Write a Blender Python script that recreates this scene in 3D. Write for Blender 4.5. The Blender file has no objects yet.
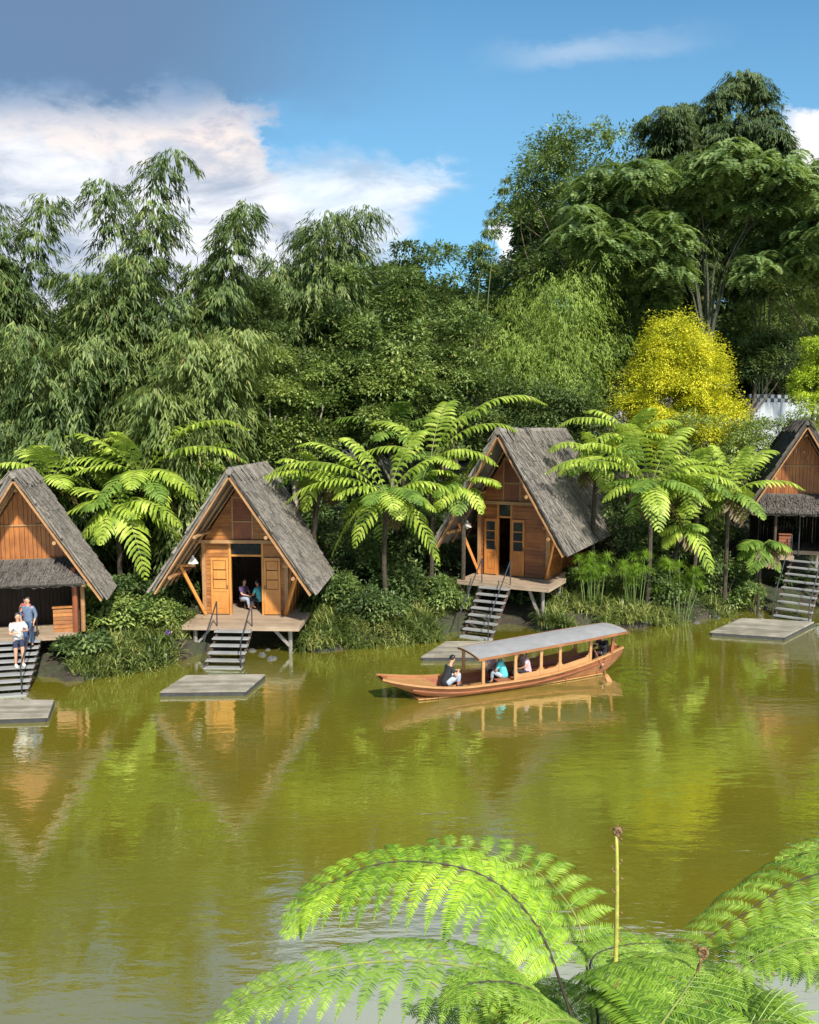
import bpy, bmesh, math, random
import numpy as np
from mathutils import Vector, Matrix
C = bpy.context.scene.collection
SC = bpy.context.scene
rng = np.random.default_rng(7)
random.seed(7)
R = math.radians
# ------------------------------------------------------------------ camera geometry
F = 814.0; CX, CY = 409.5, 512.0; CAMZ = 7.7
PITCH = math.atan((512-430)/F)
def at(px, py, Y):
    a = (px-CX)/F; b = (CY-py)/F
    d = (a, math.cos(PITCH)+b*math.sin(PITCH), -math.sin(PITCH)+b*math.cos(PITCH))
    s = Y/d[1]
    return Vector((d[0]*s, Y, CAMZ+d[2]*s))
def onz(px, py, z=0.0):
    a = (px-CX)/F; b = (CY-py)/F
    d = (a, math.cos(PITCH)+b*math.sin(PITCH), -math.sin(PITCH)+b*math.cos(PITCH))
    s = (z-CAMZ)/d[2]
    return Vector((d[0]*s, d[1]*s, z))
# ------------------------------------------------------------------ object helpers
def link(name, me, parent=None, mat=None):
    o = bpy.data.objects.new(name, me); C.objects.link(o)
    if parent is not None: o.parent = parent
    if mat is not None and me is not None:
        for m in (mat if isinstance(mat, (list, tuple)) else [mat]): me.materials.append(m)
    return o
def tag(o, label=None, cat=None, group=None, kind=None):
    if label: o['label'] = label
    if cat: o['category'] = cat
    if group: o['group'] = group
    if kind: o['kind'] = kind
    return o
def empty(name, loc, rz=0, label=None, cat=None, group=None):
    o = bpy.data.objects.new(name, None); C.objects.link(o)
    o.location = loc; o.rotation_euler = (0, 0, rz); o.empty_display_size = .2
    return tag(o, label, cat, group)
def mesh_np(name, V, T):
    V = np.asarray(V, np.float32); T = np.asarray(T, np.int32)
    me = bpy.data.meshes.new(name)
    k = T.shape[1]
    me.vertices.add(len(V)); me.vertices.foreach_set('co', V.ravel())
    me.loops.add(T.size); me.loops.foreach_set('vertex_index', T.ravel())
    me.polygons.add(len(T)); me.polygons.foreach_set('loop_start', np.arange(0, T.size, k, dtype=np.int32))
    me.update(calc_edges=True); me.validate()
    return me
class MB:
    def __init__(s): s.v = []; s.f = []
    def add(s, vs, fs):
        n = len(s.v); s.v += [tuple(v) for v in vs]; s.f += [tuple(i+n for i in f) for f in fs]
    def box(s, x0, x1, y0, y1, z0, z1):
        s.add([(x0,y0,z0),(x1,y0,z0),(x1,y1,z0),(x0,y1,z0),(x0,y0,z1),(x1,y0,z1),(x1,y1,z1),(x0,y1,z1)],
              [(0,3,2,1),(4,5,6,7),(0,1,5,4),(1,2,6,5),(2,3,7,6),(3,0,4,7)])
    def prism(s, poly, y0, y1):   # poly in xz
        n = len(poly)
        s.add([(x,y0,z) for x,z in poly]+[(x,y1,z) for x,z in poly],
              [tuple(range(n)), tuple(range(2*n-1,n-1,-1))]+[(i,i+n,(i+1)%n+n,(i+1)%n) for i in range(n)])
    def bar(s, a, b, w, h, up=(0,0,1)):
        a = Vector(a); b = Vector(b); d = (b-a).normalized(); u = Vector(up)
        if abs(d.dot(u)) > .98: u = Vector((0,1,0))
        r = d.cross(u).normalized(); u = r.cross(d).normalized()
        vs = []
        for p in (a, b):
            for i, j in ((-1,-1),(1,-1),(1,1),(-1,1)): vs.append(p+r*w/2*i+u*h/2*j)
        s.add(vs, [(0,1,2,3),(7,6,5,4),(0,4,5,1),(1,5,6,2),(2,6,7,3),(3,7,4,0)])
    def tube(s, pts, rad, n=7, cap=True):
        pts = [Vector(p) for p in pts]
        if not isinstance(rad, (list, tuple)): rad = [rad]*len(pts)
        vs = []; fs = []
        ref = Vector((0.13,0.21,1)).normalized()
        for i, p in enumerate(pts):
            d = (pts[min(i+1,len(pts)-1)]-pts[max(i-1,0)])
            d = d.normalized() if d.length > 1e-9 else Vector((0,0,1))
            u = ref if abs(d.dot(ref)) < .95 else Vector((1,0,0))
            r = d.cross(u).normalized(); w = r.cross(d)
            for k in range(n):
                a = 2*math.pi*k/n; vs.append(p+(r*math.cos(a)+w*math.sin(a))*rad[i])
        for i in range(len(pts)-1):
            for k in range(n):
                fs.append((i*n+k, i*n+(k+1)%n, (i+1)*n+(k+1)%n, (i+1)*n+k))
        if cap: fs += [tuple(range(n-1,-1,-1)), tuple((len(pts)-1)*n+k for k in range(n))]
        s.add(vs, fs)
    def ball(s, c, r, seg=8, ring=6, noise=0):
        vs = []; fs = []
        rx, ry, rz = r if isinstance(r, (tuple, list)) else (r, r, r)
        for i in range(ring+1):
            th = math.pi*i/ring
            for k in range(seg):
                a = 2*math.pi*k/seg; q = 1+noise*(random.random()-.5)
                vs.append((c[0]+rx*q*math.sin(th)*math.cos(a), c[1]+ry*q*math.sin(th)*math.sin(a), c[2]+rz*q*math.cos(th)))
        for i in range(ring):
            for k in range(seg): fs.append((i*seg+k, (i+1)*seg+k, (i+1)*seg+(k+1)%seg, i*seg+(k+1)%seg))
        s.add(vs, fs)
    def build(s, name, mat, parent=None, smooth=False):
        me = bpy.data.meshes.new(name); me.from_pydata(s.v, [], s.f); me.update()
        bm = bmesh.new(); bm.from_mesh(me); bmesh.ops.recalc_face_normals(bm, faces=bm.faces); bm.to_mesh(me); bm.free()
        if smooth: me.polygons.foreach_set('use_smooth', [True]*len(me.polygons))
        return link(name, me, parent, mat)
# ------------------------------------------------------------------ node expression helper
class G:
    def __init__(s, nt): s.nt = nt
    def n(s, t, **kw):
        o = s.nt.nodes.new(t)
        for k, v in kw.items(): setattr(o, k, v)
        return o
    def put(s, sock, v):
        if isinstance(v, X): v = v.s
        if isinstance(v, bpy.types.NodeSocket): s.nt.links.new(v, sock)
        else: sock.default_value = v
    def m(s, op, *a, clamp=False):
        o = s.n('ShaderNodeMath', operation=op, use_clamp=clamp)
        for i, v in enumerate(a): s.put(o.inputs[i], v)
        return X(s, o.outputs[0])
    def mix(s, f, a, b, blend='MIX'):
        o = s.n('ShaderNodeMix', data_type='RGBA', blend_type=blend)
        s.put(o.inputs[0], f); s.put(o.inputs[6], a); s.put(o.inputs[7], b)
        return X(s, o.outputs[2])
    def ss(s, v, a, b):
        o = s.n('ShaderNodeMapRange', interpolation_type='SMOOTHSTEP')
        s.put(o.inputs[0], v); s.put(o.inputs[1], a); s.put(o.inputs[2], b); o.inputs[3].default_value = 0; o.inputs[4].default_value = 1
        return X(s, o.outputs[0])
    def mr(s, v, a, b, c, d):
        o = s.n('ShaderNodeMapRange')
        for i, q in enumerate((v, a, b, c, d)): s.put(o.inputs[i], q)
        return X(s, o.outputs[0])
    def noise(s, vec, scale, detail=4, rough=.55, dist=0, out=0):
        o = s.n('ShaderNodeTexNoise'); s.put(o.inputs['Vector'], vec)
        o.inputs['Scale'].default_value = scale; o.inputs['Detail'].default_value = detail
        o.inputs['Roughness'].default_value = rough; o.inputs['Distortion'].default_value = dist
        return X(s, o.outputs[out])
    def vec(s, x, y, z):
        o = s.n('ShaderNodeCombineXYZ')
        for i, v in enumerate((x, y, z)): s.put(o.inputs[i], v)
        return X(s, o.outputs[0])
    def mapping(s, vec, sc=(1,1,1), rot=(0,0,0)):
        o = s.n('ShaderNodeMapping'); s.put(o.inputs[0], vec); o.inputs[3].default_value = sc; o.inputs[2].default_value = rot
        return X(s, o.outputs[0])
    def curve(s, v, pts):   # v in 0..1
        o = s.n('ShaderNodeFloatCurve'); c = o.mapping.curves[0]
        c.points[0].location = pts[0]; c.points[1].location = pts[-1]
        for p in pts[1:-1]: c.points.new(*p)
        for p in c.points: p.handle_type = 'VECTOR'
        o.mapping.update(); s.put(o.inputs[1], v)
        return X(s, o.outputs[0])
class X:
    def __init__(s, g, so): s.g = g; s.s = so
    def __add__(s, o): return s.g.m('ADD', s, o)
    __radd__ = __add__
    def __mul__(s, o): return s.g.m('MULTIPLY', s, o)
    __rmul__ = __mul__
    def __sub__(s, o): return s.g.m('SUBTRACT', s, o)
    def __rsub__(s, o): return s.g.m('SUBTRACT', o, s)
    def __truediv__(s, o): return s.g.m('DIVIDE', s, o)
def newmat(name):
    m = bpy.data.materials.new(name); m.use_nodes = True
    nt = m.node_tree; nt.nodes.clear(); g = G(nt)
    out = g.n('ShaderNodeOutputMaterial')
    return m, g, out
def coords(g, kind='Object'):
    return X(g, g.n('ShaderNodeTexCoord').outputs[kind])
def island(g):
    return X(g, g.n('ShaderNodeNewGeometry').outputs['Random Per Island'])
def rgb(c): return (c[0], c[1], c[2], 1)
def leaf_mat(name, dark, mid, light, trans=.35, rough=.5, nscale=.6, spec=.3):
    m, g, out = newmat(name)
    r = island(g); nz = g.noise(coords(g), nscale, 3, .6)
    f = g.mr(nz, .36, .64, 0, .72) + r*.62 - .2  # random leaf tone, spread widened so colour adds dark gaps and highlights
    c = g.mix(g.ss(f, 0, .5), rgb(dark), rgb(mid)); c = g.mix(g.ss(f, .5, 1.05), c, rgb(light)); c = g.mix(g.m('GREATER_THAN', r, .993), c, (.22,.15,.05,1))
    p = g.n('ShaderNodeBsdfPrincipled'); g.put(p.inputs['Base Color'], c); p.inputs['Roughness'].default_value = rough
    p.inputs['Specular IOR Level'].default_value = spec
    t = g.n('ShaderNodeBsdfTranslucent'); g.put(t.inputs[0], g.mix(.5, c, (light[0]*1.1, light[1]*1.2, light[2]*.5, 1)))
    mx = g.n('ShaderNodeMixShader'); mx.inputs[0].default_value = trans
    g.put(mx.inputs[1], p.outputs[0]); g.put(mx.inputs[2], t.outputs[0]); g.put(out.inputs[0], mx.outputs[0])
    return m
def wood(name, c1, c2, axis=0, rough=.6, sc=1.0, isl=.35, grime=.35):
    m, g, out = newmat(name)
    co = coords(g); s = [14*sc]*3; s[axis] = 1.0*sc
    r = island(g)
    off = g.n('ShaderNodeVectorMath', operation='ADD'); g.put(off.inputs[0], g.mapping(co, s)); g.put(off.inputs[1], g.vec(r*37.0, r*21.0, r*53.0))
    gr = g.noise(off.outputs[0], 1.0, 5, .6, .6)
    big = g.noise(co, 1.7, 4, .6)
    f = g.mr(gr, .3, .7, 0, 1)*.6 + r*isl + g.mr(big, .35, .7, -.1, grime)
    c = g.mix(g.m('MINIMUM', g.m('MAXIMUM', f, 0.0), 1.0), rgb(c1), rgb(c2))
    p = g.n('ShaderNodeBsdfPrincipled'); g.put(p.inputs['Base Color'], c); p.inputs['Roughness'].default_value = rough
    b = g.n('ShaderNodeBump'); b.inputs['Strength'].default_value = .35; b.inputs['Distance'].default_value = .01; g.put(b.inputs['Height'], gr)
    g.put(p.inputs['Normal'], b.outputs[0]); g.put(out.inputs[0], p.outputs[0])
    return m
def plain(name, c, rough=.5, metal=0, var=.25, sc=8, bump=0):
    m, g, out = newmat(name)
    nz = g.noise(coords(g), sc, 4, .6)
    c2 = tuple(max(0, v*(1-var*1.4)) for v in c); c1 = tuple(min(1, v*(1+var)) for v in c)
    p = g.n('ShaderNodeBsdfPrincipled'); g.put(p.inputs['Base Color'], g.mix(g.mr(nz, .3, .7, 0, 1), rgb(c2), rgb(c1)))
    p.inputs['Roughness'].default_value = rough; p.inputs['Metallic'].default_value = metal
    if bump:
        b = g.n('ShaderNodeBump'); b.inputs['Strength'].default_value = bump; b.inputs['Distance'].default_value = .03; g.put(b.inputs['Height'], nz)
        g.put(p.inputs['Normal'], b.outputs[0])
    g.put(out.inputs[0], p.outputs[0]); return m
M = {}
M['wood_h'] = wood('orange_wood_across', (.53,.225,.05), (.22,.08,.02), 0, .5, isl=.55, grime=.5)
M['wood_v'] = wood('orange_wood_upright', (.48,.18,.04), (.19,.06,.015), 2, .5, isl=.5)
M['door'] = wood('golden_door_wood', (.64,.30,.07), (.42,.16,.035), 2, .45, isl=.2)
M['frame'] = wood('pale_beam_wood', (.46,.27,.12), (.27,.13,.05), 1, .6)
M['red'] = wood('red_brown_wood', (.30,.09,.03), (.15,.045,.018), 2, .55)
M['deck'] = wood('weathered_deck', (.42,.32,.22), (.24,.17,.11), 0, .75)
M['grey'] = wood('grey_weathered_wood', (.34,.31,.27), (.16,.14,.12), 2, .85)
M['pontoon'] = wood('pontoon_boards', (.38,.34,.27), (.17,.15,.11), 0, .8, isl=.5, grime=.5)
M['float'] = plain('dark_float', (.035,.035,.033), .8)
M['tread'] = wood('grey_tread', (.33,.33,.32), (.18,.18,.17), 0, .7)
M['iron'] = plain('dark_iron', (.045,.045,.05), .5, .3)
M['darkin'] = wood('interior_shade_wood', (.035,.02,.012), (.015,.009,.006), 0, .8)  # back walls near-black: the unlit room's shade is in the wood colour
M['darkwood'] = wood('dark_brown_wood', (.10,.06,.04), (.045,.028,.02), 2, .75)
M['thatch'] = None
def thatch_mat(name, lo, hi):
    m, g, out = newmat(name)
    r = island(g); co = coords(g)
    nz = g.noise(co, 1.3, 5, .65); fine = g.noise(g.mapping(co, (6,14,3)), 2.0, 5, .7)
    f = r*.55 + g.mr(nz, .3, .7, 0, .35) + g.mr(fine, .3, .7, -.1, .3)
    c = g.mix(g.m('MINIMUM', f, 1.0), rgb(lo), rgb(hi))
    p = g.n('ShaderNodeBsdfPrincipled'); g.put(p.inputs['Base Color'], c); p.inputs['Roughness'].default_value = .9; p.inputs['Specular IOR Level'].default_value = .15
    b = g.n('ShaderNodeBump'); b.inputs['Strength'].default_value = .8; b.inputs['Distance'].default_value = .03; g.put(b.inputs['Height'], fine)
    g.put(p.inputs['Normal'], b.outputs[0]); g.put(out.inputs[0], p.outputs[0]); return m
M['thatch'] = thatch_mat('grey_palm_thatch', (.045,.040,.035), (.33,.295,.25))
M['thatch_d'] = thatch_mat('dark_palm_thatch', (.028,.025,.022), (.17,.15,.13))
M['glass'] = plain('dark_glass', (.03,.035,.035), .08)
M['white'] = plain('white_enamel', (.75,.72,.66), .4)
M['bark'] = plain('grey_brown_bark', (.17,.13,.09), .9, 0, .4, 5, .6)
M['bark_l'] = plain('pale_bark', (.28,.24,.18), .85, 0, .35, 5, .5)
M['bark_g'] = plain('green_brown_bark', (.075,.078,.045), .85, 0, .35, 5, .5)
M['culm'] = plain('green_culm', (.12,.15,.05), .5, 0, .3, 3)
M['fernbark'] = plain('fibrous_fern_trunk', (.06,.045,.03), .95, 0, .5, 14, .8)
M['rock'] = plain('wet_grey_stone', (.085,.083,.075), .8, 0, .45, 4, .6)
# leaf materials
M['bamboo'] = leaf_mat('bamboo_leaf', (0.036,0.067,0.017), (0.097,0.152,0.040), (0.274,0.323,0.094), trans=.25, rough=.42, spec=.3)
M['bamboo_l'] = leaf_mat('light_bamboo_leaf', (0.068,0.110,0.024), (0.160,0.219,0.055), (0.353,0.397,0.121), trans=.25, rough=.42, spec=.3)
M['bamboo_y'] = leaf_mat('lime_bamboo_leaf', (.13,.20,.03), (.23,.33,.05), (.37,.46,.09), trans=.3)
M['bamboo_d'] = leaf_mat('deep_bamboo_leaf', (0.034,0.061,0.019), (0.080,0.125,0.039), (0.182,0.230,0.078), trans=.25, rough=.5, spec=.2)
M['broad'] = leaf_mat('broad_leaf', (0.048,0.086,0.024), (0.131,0.198,0.050), (0.319,0.397,0.121), trans=.25, rough=.4, spec=.35)
M['broad_l'] = leaf_mat('fresh_broad_leaf', (0.057,0.105,0.024), (0.171,0.245,0.055), (0.399,0.460,0.121), trans=.22, rough=.38, spec=.45)
M['dark'] = leaf_mat('deep_green_leaf', (0.034,0.063,0.019), (0.085,0.135,0.039), (0.205,0.272,0.088), trans=.25, rough=.4, spec=.35)
M['albizia'] = leaf_mat('feathery_leaf', (0.068,0.114,0.036), (0.160,0.240,0.071), (0.319,0.407,0.133), nscale=.5, trans=.4, rough=.4)
M['yellow'] = leaf_mat('golden_conifer_leaf', (.26,.30,.02), (.58,.57,.03), (.85,.78,.06), trans=.25, nscale=1.2)
M['yel_g'] = leaf_mat('yellow_green_leaf', (.20,.32,.02), (.42,.53,.04), (.65,.72,.09), trans=.3, nscale=1.2)
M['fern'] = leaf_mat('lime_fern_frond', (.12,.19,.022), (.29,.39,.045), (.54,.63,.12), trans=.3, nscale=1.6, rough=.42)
M['fern_d'] = leaf_mat('shaded_fern_frond', (.05,.10,.016), (.12,.21,.03), (.25,.36,.06), trans=.3, nscale=1.6)  # darker copy of the lime frond, shade put into its colour
M['fern_b'] = leaf_mat('dead_brown_frond', (.05,.032,.015), (.13,.085,.035), (.22,.16,.07), trans=.15, nscale=2)
M['fernA'] = leaf_mat('yellow_green_fern_frond', (.10,.21,.016), (.26,.42,.028), (.46,.64,.055), trans=.16, nscale=3, rough=.5, spec=.12)
M['fernB'] = leaf_mat('fresh_green_fern_frond', (.07,.15,.016), (.19,.32,.03), (.36,.50,.08), trans=.16, nscale=3, rough=.5, spec=.12)
M['strap'] = leaf_mat('strap_leaf', (0.040,0.067,0.015), (0.137,0.180,0.043), (0.410,0.418,0.130), rough=.4, nscale=1, trans=.2)
M['litter'] = leaf_mat('fallen_leaf', (.12,.07,.02), (.28,.20,.05), (.40,.38,.10), trans=.0)
M['papyrus'] = leaf_mat('papyrus_ray', (.11,.2,.02), (.22,.36,.04), (.36,.50,.07), nscale=1)
M['rachis'] = plain('green_brown_rachis', (.20,.24,.05), .5)
M['rib'] = plain('lime_rib', (.26,.38,.08), .5)
M['rachis_d'] = plain('dark_stipe', (.05,.04,.025), .7)
M['papstem'] = plain('green_papyrus_stem', (.13,.19,.04), .5, 0, .3, 9)
M['stalk'] = plain('yellow_green_stalk', (.42,.40,.08), .5, 0, .3, 20)
M['fiddle'] = plain('brown_scaly_crozier', (.25,.15,.07), .9, 0, .5, 40)

# ------------------------------------------------------------------ setting
SH = [(-200,26),(-60,22)]
for px, py in ((-150,696),(0,690),(60,684),(110,676),(160,668),(230,656),(300,653),(400,644),(450,640),(560,632),(650,626),(700,620),(760,612),(819,607),(900,600)):
    p = onz(px, py); SH.append((p.x, p.y))
SH += [(60,44),(200,50)]
SHX = np.array([s[0] for s in SH]); SHY = np.array([s[1] for s in SH])
def shore(x):
    x = np.asarray(x, float); s = np.interp(x, SHX, SHY)   # little inlets under the huts
    for c, w_, h_ in ((-12.6,1.9,1.3),(-5.8,1.8,1.5),(3.2,1.8,1.7),(15.6,1.8,1.7)): s = s+h_*np.exp(-((x-c)/w_)**4)
    return s
def vnoise(x, y, s, seed=0):
    x = np.asarray(x, float)/s; y = np.asarray(y, float)/s
    xi = np.floor(x).astype(int); yi = np.floor(y).astype(int); fx = x-xi; fy = y-yi
    fx = fx*fx*(3-2*fx); fy = fy*fy*(3-2*fy)
    def h(a, b):
        q = np.sin(a*127.1+b*311.7+seed*74.7)*43758.5453
        return q-np.floor(q)
    return (h(xi,yi)*(1-fx)+h(xi+1,yi)*fx)*(1-fy)+(h(xi,yi+1)*(1-fx)+h(xi+1,yi+1)*fx)*fy
def ground(x, y):
    x = np.asarray(x, float); y = np.asarray(y, float)
    d = y-shore(x)+(vnoise(x, y, 1.3, 3)-.5)*.7
    far = np.where(d > 0, .28*(1-np.exp(-np.maximum(d,0)*4)) + .9*(1-np.exp(-np.maximum(d,0)/4)) + .0, np.maximum(-1.6, d*.9))
    rise = np.clip((x+12)/35, 0, 1)
    far = far + np.clip(d-3, 0, 25)*(.06+.22*rise) + (vnoise(x, y, 4, 5)-.5)*.5*np.clip(d/4, 0, 1)
    near = np.where(y < 1.2, 6.05, np.where(y < 3, 6.05-(y-1.2)*1.6, np.maximum(-1.6, 3.17-(y-3)*.85)))
    return np.where(y < 12, near, np.maximum(far, -1.6))
def zg(x, y): return float(ground(x, y))
xs = np.concatenate([np.linspace(-220,-42,18), np.arange(-40,45,.6), np.linspace(48,220,18)])
ys = np.concatenate([np.linspace(-60,-3,8), np.arange(-2,12,.7), np.linspace(13,21,5), np.arange(22,60,.5), np.linspace(62,320,24)])
XX, YY = np.meshgrid(xs, ys); ZZ = ground(XX, YY)
nx = len(xs); ny = len(ys)
V = np.stack([XX.ravel(), YY.ravel(), ZZ.ravel()], 1)
i, j = np.meshgrid(np.arange(nx-1), np.arange(ny-1)); b = (j*nx+i).ravel()
me = mesh_np('ground', V, np.stack([b, b+1, b+1+nx, b+nx], 1)); me.polygons.foreach_set('use_smooth', [True]*len(me.polygons))
m, g, out = newmat('soil_and_moss'); co = coords(g)
n1 = g.noise(co, .9, 5, .65); n2 = g.noise(co, 6, 5, .7)
c = g.mix(g.ss(n1, .42, .58), (.035,.026,.017,1), (.03,.045,.014,1)); c = g.mix(g.ss(n2, .4, .7), c, (.06,.052,.03,1))
p = g.n('ShaderNodeBsdfPrincipled'); g.put(p.inputs['Base Color'], c); p.inputs['Roughness'].default_value = .95
bp = g.n('ShaderNodeBump'); bp.inputs['Distance'].default_value = .08; g.put(bp.inputs['Height'], n2); g.put(p.inputs['Normal'], bp.outputs[0])
g.put(out.inputs[0], p.outputs[0])
tag(link('ground', me, None, m), kind='structure')

# water
m, g, out = newmat('murky_green_water'); co = coords(g)
pat = g.noise(g.mapping(co, (.14,.30,1)), 1, 4, .6)
calm = g.ss(pat, .46, .62)
w1 = g.noise(g.mapping(co, (.9,2.6,1), (0,0,R(6))), 1.0, 3, .5, .3)
w2 = g.noise(g.mapping(co, (2.6,8,1), (0,0,R(-5))), 1.0, 3, .55, .4)
w3 = g.noise(g.mapping(co, (10,26,1)), 1.0, 2, .5)
# rings spreading from the paddle
pc = onz(640, 676)
dv = g.n('ShaderNodeVectorMath', operation='DISTANCE'); g.put(dv.inputs[0], co); dv.inputs[1].default_value = (pc.x, pc.y, 0)
dd = X(g, dv.outputs['Value'])
ring = g.m('SINE', dd*13.0)*g.ss(dd, 2.4, .3)*.35
hgt = w1*g.mr(calm, 0, 1, .85, 1.1) + w2*g.mr(calm, 0, 1, .26, .70) + w3*g.mr(calm, 0, 1, .012, .15) + ring
bp = g.n('ShaderNodeBump'); bp.inputs['Strength'].default_value = 1; bp.inputs['Distance'].default_value = .0085; g.put(bp.inputs['Height'], hgt)
big = g.noise(co, .12, 3, .6)
col = g.mix(g.ss(big, .35, .65), (.142,.132,.014,1), (.188,.160,.014,1))
df = g.n('ShaderNodeBsdfDiffuse'); g.put(df.inputs[0], col)
gl = g.n('ShaderNodeBsdfGlossy'); gl.inputs['Roughness'].default_value = .02; gl.inputs[0].default_value = (.93,1,1,1)
g.put(gl.inputs['Normal'], bp.outputs[0])
fr = g.n('ShaderNodeFresnel'); fr.inputs[0].default_value = 1.45; g.put(fr.inputs['Normal'], bp.outputs[0])
mx = g.n('ShaderNodeMixShader'); g.put(mx.inputs[0], g.m('MINIMUM', X(g, fr.outputs[0])*1.3+.32, .92)); g.put(mx.inputs[1], df.outputs[0]); g.put(mx.inputs[2], gl.outputs[0])
g.put(out.inputs[0], mx.outputs[0])
me = mesh_np('lake_water', [(-220,2,0),(220,2,0),(220,70,0),(-220,70,0)], [(0,1,2,3)])
tag(link('lake_water', me, None, m), kind='structure')

# ------------------------------------------------------------------ sky and sun
SUN_AZ = R(158)   # clockwise from +Y (behind the camera, to the right)
SUN_EL = R(44)
w = bpy.data.worlds.new('World'); SC.world = w; w.use_nodes = True
nt = w.node_tree; nt.nodes.clear(); g = G(nt)
sky = g.n('ShaderNodeTexSky', sky_type='NISHITA'); sky.sun_disc = False
sky.sun_elevation = SUN_EL; sky.sun_rotation = SUN_AZ; sky.air_density = 1.0; sky.dust_density = .4; sky.ozone_density = 2.5
d = coords(g, 'Generated'); sp = g.n('ShaderNodeSeparateXYZ'); g.put(sp.inputs[0], d)
dx, dy, dz = (X(g, sp.outputs[k]) for k in range(3))
yy = g.m('MAXIMUM', dy, .12)
U = dx/yy; Vv = dz/yy           # tangent of bearing and of height
wv = g.vec(U*3.0, Vv*6.0, 0.0)
na = g.noise(wv, 1.6, 8, .6, .4); nb = g.noise(wv, 5.5, 8, .65, .3); nc = g.noise(g.vec(U*1.2, Vv*3.5, 4.0), 1.5, 5, .5)
Uw = U + (na-.5)*.16 + (nb-.5)*.06; Vw = Vv + (na-.5)*.10 + (nb-.5)*.07
def un(px): return (px-409.5)/814*.965
def vn(py): return math.tan(math.atan((512-py)/814)-PITCH)
# curves run over U -1..1 and V 0..1
U01 = g.m('MULTIPLY', Uw+1.0, .5, clamp=True); V01 = g.m('MULTIPLY', Vw, 1.0, clamp=True)
top = g.curve(U01, [(0,.46),(.5+un(0)/2,vn(118)),(.5+un(130)/2,vn(120)),(.5+un(200)/2,vn(140)),(.5+un(300)/2,vn(148)),(.5+un(430)/2,vn(152)),(.5+un(480)/2,vn(172)),(.5+un(560)/2,vn(215)),(1,vn(250))])
right = g.curve(V01, [(0,.5+un(430)/2),(vn(260),.5+un(415)/2),(vn(212),.5+un(425)/2),(vn(192),.5+un(455)/2),(vn(180),.5+un(490)/2),(vn(160),.5+un(470)/2),(vn(145),.5+un(400)/2),(1,.2)])
main = g.ss(top-Vw, -.012, .045)*g.ss(right-U01, -.006, .022)*g.mr(g.ss(nb*.5+nc*.5, .36, .56), 0, 1, .82, 1)
dome = g.noise(d, 1.4, 6, .55)
warmtop = g.curve(U01, [(0,vn(95)),(.5+un(0)/2,vn(98)),(.5+un(120)/2,vn(95)),(.5+un(190)/2,vn(98)),(.5+un(235)/2,vn(90)),(.5+un(262)/2,vn(110)),(.5+un(330)/2,vn(300)),(1,vn(429))])
warm = g.ss(warmtop-Vw, -.02, .045)
slate = g.ss(Vw, vn(150), vn(70))*g.ss(U, un(470), un(120))*g.ss(Vv, 2.8, 1.2)
wisp = g.ss(nc, .35, .62)*g.ss(g.m('ABSOLUTE', Vw*.5+Vv*.5-vn(48)-(U-un(600))*.12), .022, .002)*g.ss(g.m('ABSOLUTE', U-un(600)), .17, .03)
puffr = g.ss(g.m('ABSOLUTE', Vw-vn(150)), .04, .02)*g.ss(U, un(770), un(800))
puffm = g.ss(g.m('SQRT', (Uw-un(500))*(Uw-un(500))+(Vw-vn(247))*(Vw-vn(247))), .035, .018)
skyc = g.mix(1.0, sky.outputs[0], (.60,1.36,1.66,1), 'MULTIPLY')
hz = g.ss(Vv, .75, .15)
skyc = g.mix(hz*.52, skyc, (4.3,8.3,11.2,1))
skyc = g.mix(slate*.9, skyc, (1.7,2.7,4.4,1))
shade = g.ss(nb*.55+na*.45, .40, .60)
warmc = g.mix(shade, (5.6,5.8,7.0,1), (12.5,10.6,9.4,1))
skyc = g.mix(warm*.9, skyc, warmc)
cl = g.noise(g.vec(U*4.0+9.0, Vv*11.0, 2.0), 1.3, 8, .62, .5)
mainc = g.mix(g.ss(cl, .36, .64), (4.6,5.6,7.2,1), (11.2,11.6,12.2,1))
edge = g.ss(top-Vw, .05, .0)
mainc = g.mix(edge*.5, mainc, (11,10.8,10.6,1))
skyc = g.mix(main*.94, skyc, mainc)
skyc = g.mix(wisp*.38, skyc, (8.5,9.2,10.2,1)); skyc = g.mix(g.m('MAXIMUM', puffr, puffm), skyc, (11,11,11.2,1))
# scattered cloud elsewhere in the sky (behind and overhead)
back = g.m('MAXIMUM', g.ss(dome, .50, .62)*g.ss(dy, .25, .0), g.ss(dome+g.ss(Vv,.60,.80)*.25, .52, .64)*g.ss(Vv, .58, .72)*g.ss(U, un(180), un(330)))
skyc = g.mix(back*.85, skyc, (9.8,11.0,12.8,1))
bg = g.n('ShaderNodeBackground'); g.put(bg.inputs[0], skyc); bg.inputs[1].default_value = .060
wo = g.n('ShaderNodeOutputWorld'); g.put(wo.inputs[0], bg.outputs[0])
sl = bpy.data.lights.new('sun', 'SUN'); sl.energy = 4.5; sl.angle = R(3); sl.color = (1,.95,.86)
so = bpy.data.objects.new('sun', sl); C.objects.link(so)
sdir = Vector((math.sin(SUN_AZ)*math.cos(SUN_EL), math.cos(SUN_AZ)*math.cos(SUN_EL), math.sin(SUN_EL)))
so.rotation_euler = sdir.to_track_quat('Z', 'Y').to_euler()
cd = bpy.data.cameras.new('camera'); cam = bpy.data.objects.new('camera', cd); C.objects.link(cam)
cd.sensor_fit = 'HORIZONTAL'; cd.sensor_width = 36; cd.lens = F/819*36; cd.clip_end = 2000; cd.clip_start = .05
cam.location = (0,0,CAMZ); cam.rotation_euler = (math.pi/2-PITCH, 0, 0); SC.camera = cam
SC.view_settings.view_transform = 'Standard'; SC.view_settings.look = 'None'; SC.view_settings.exposure = 0.68; SC.view_settings.gamma = 1
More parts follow.
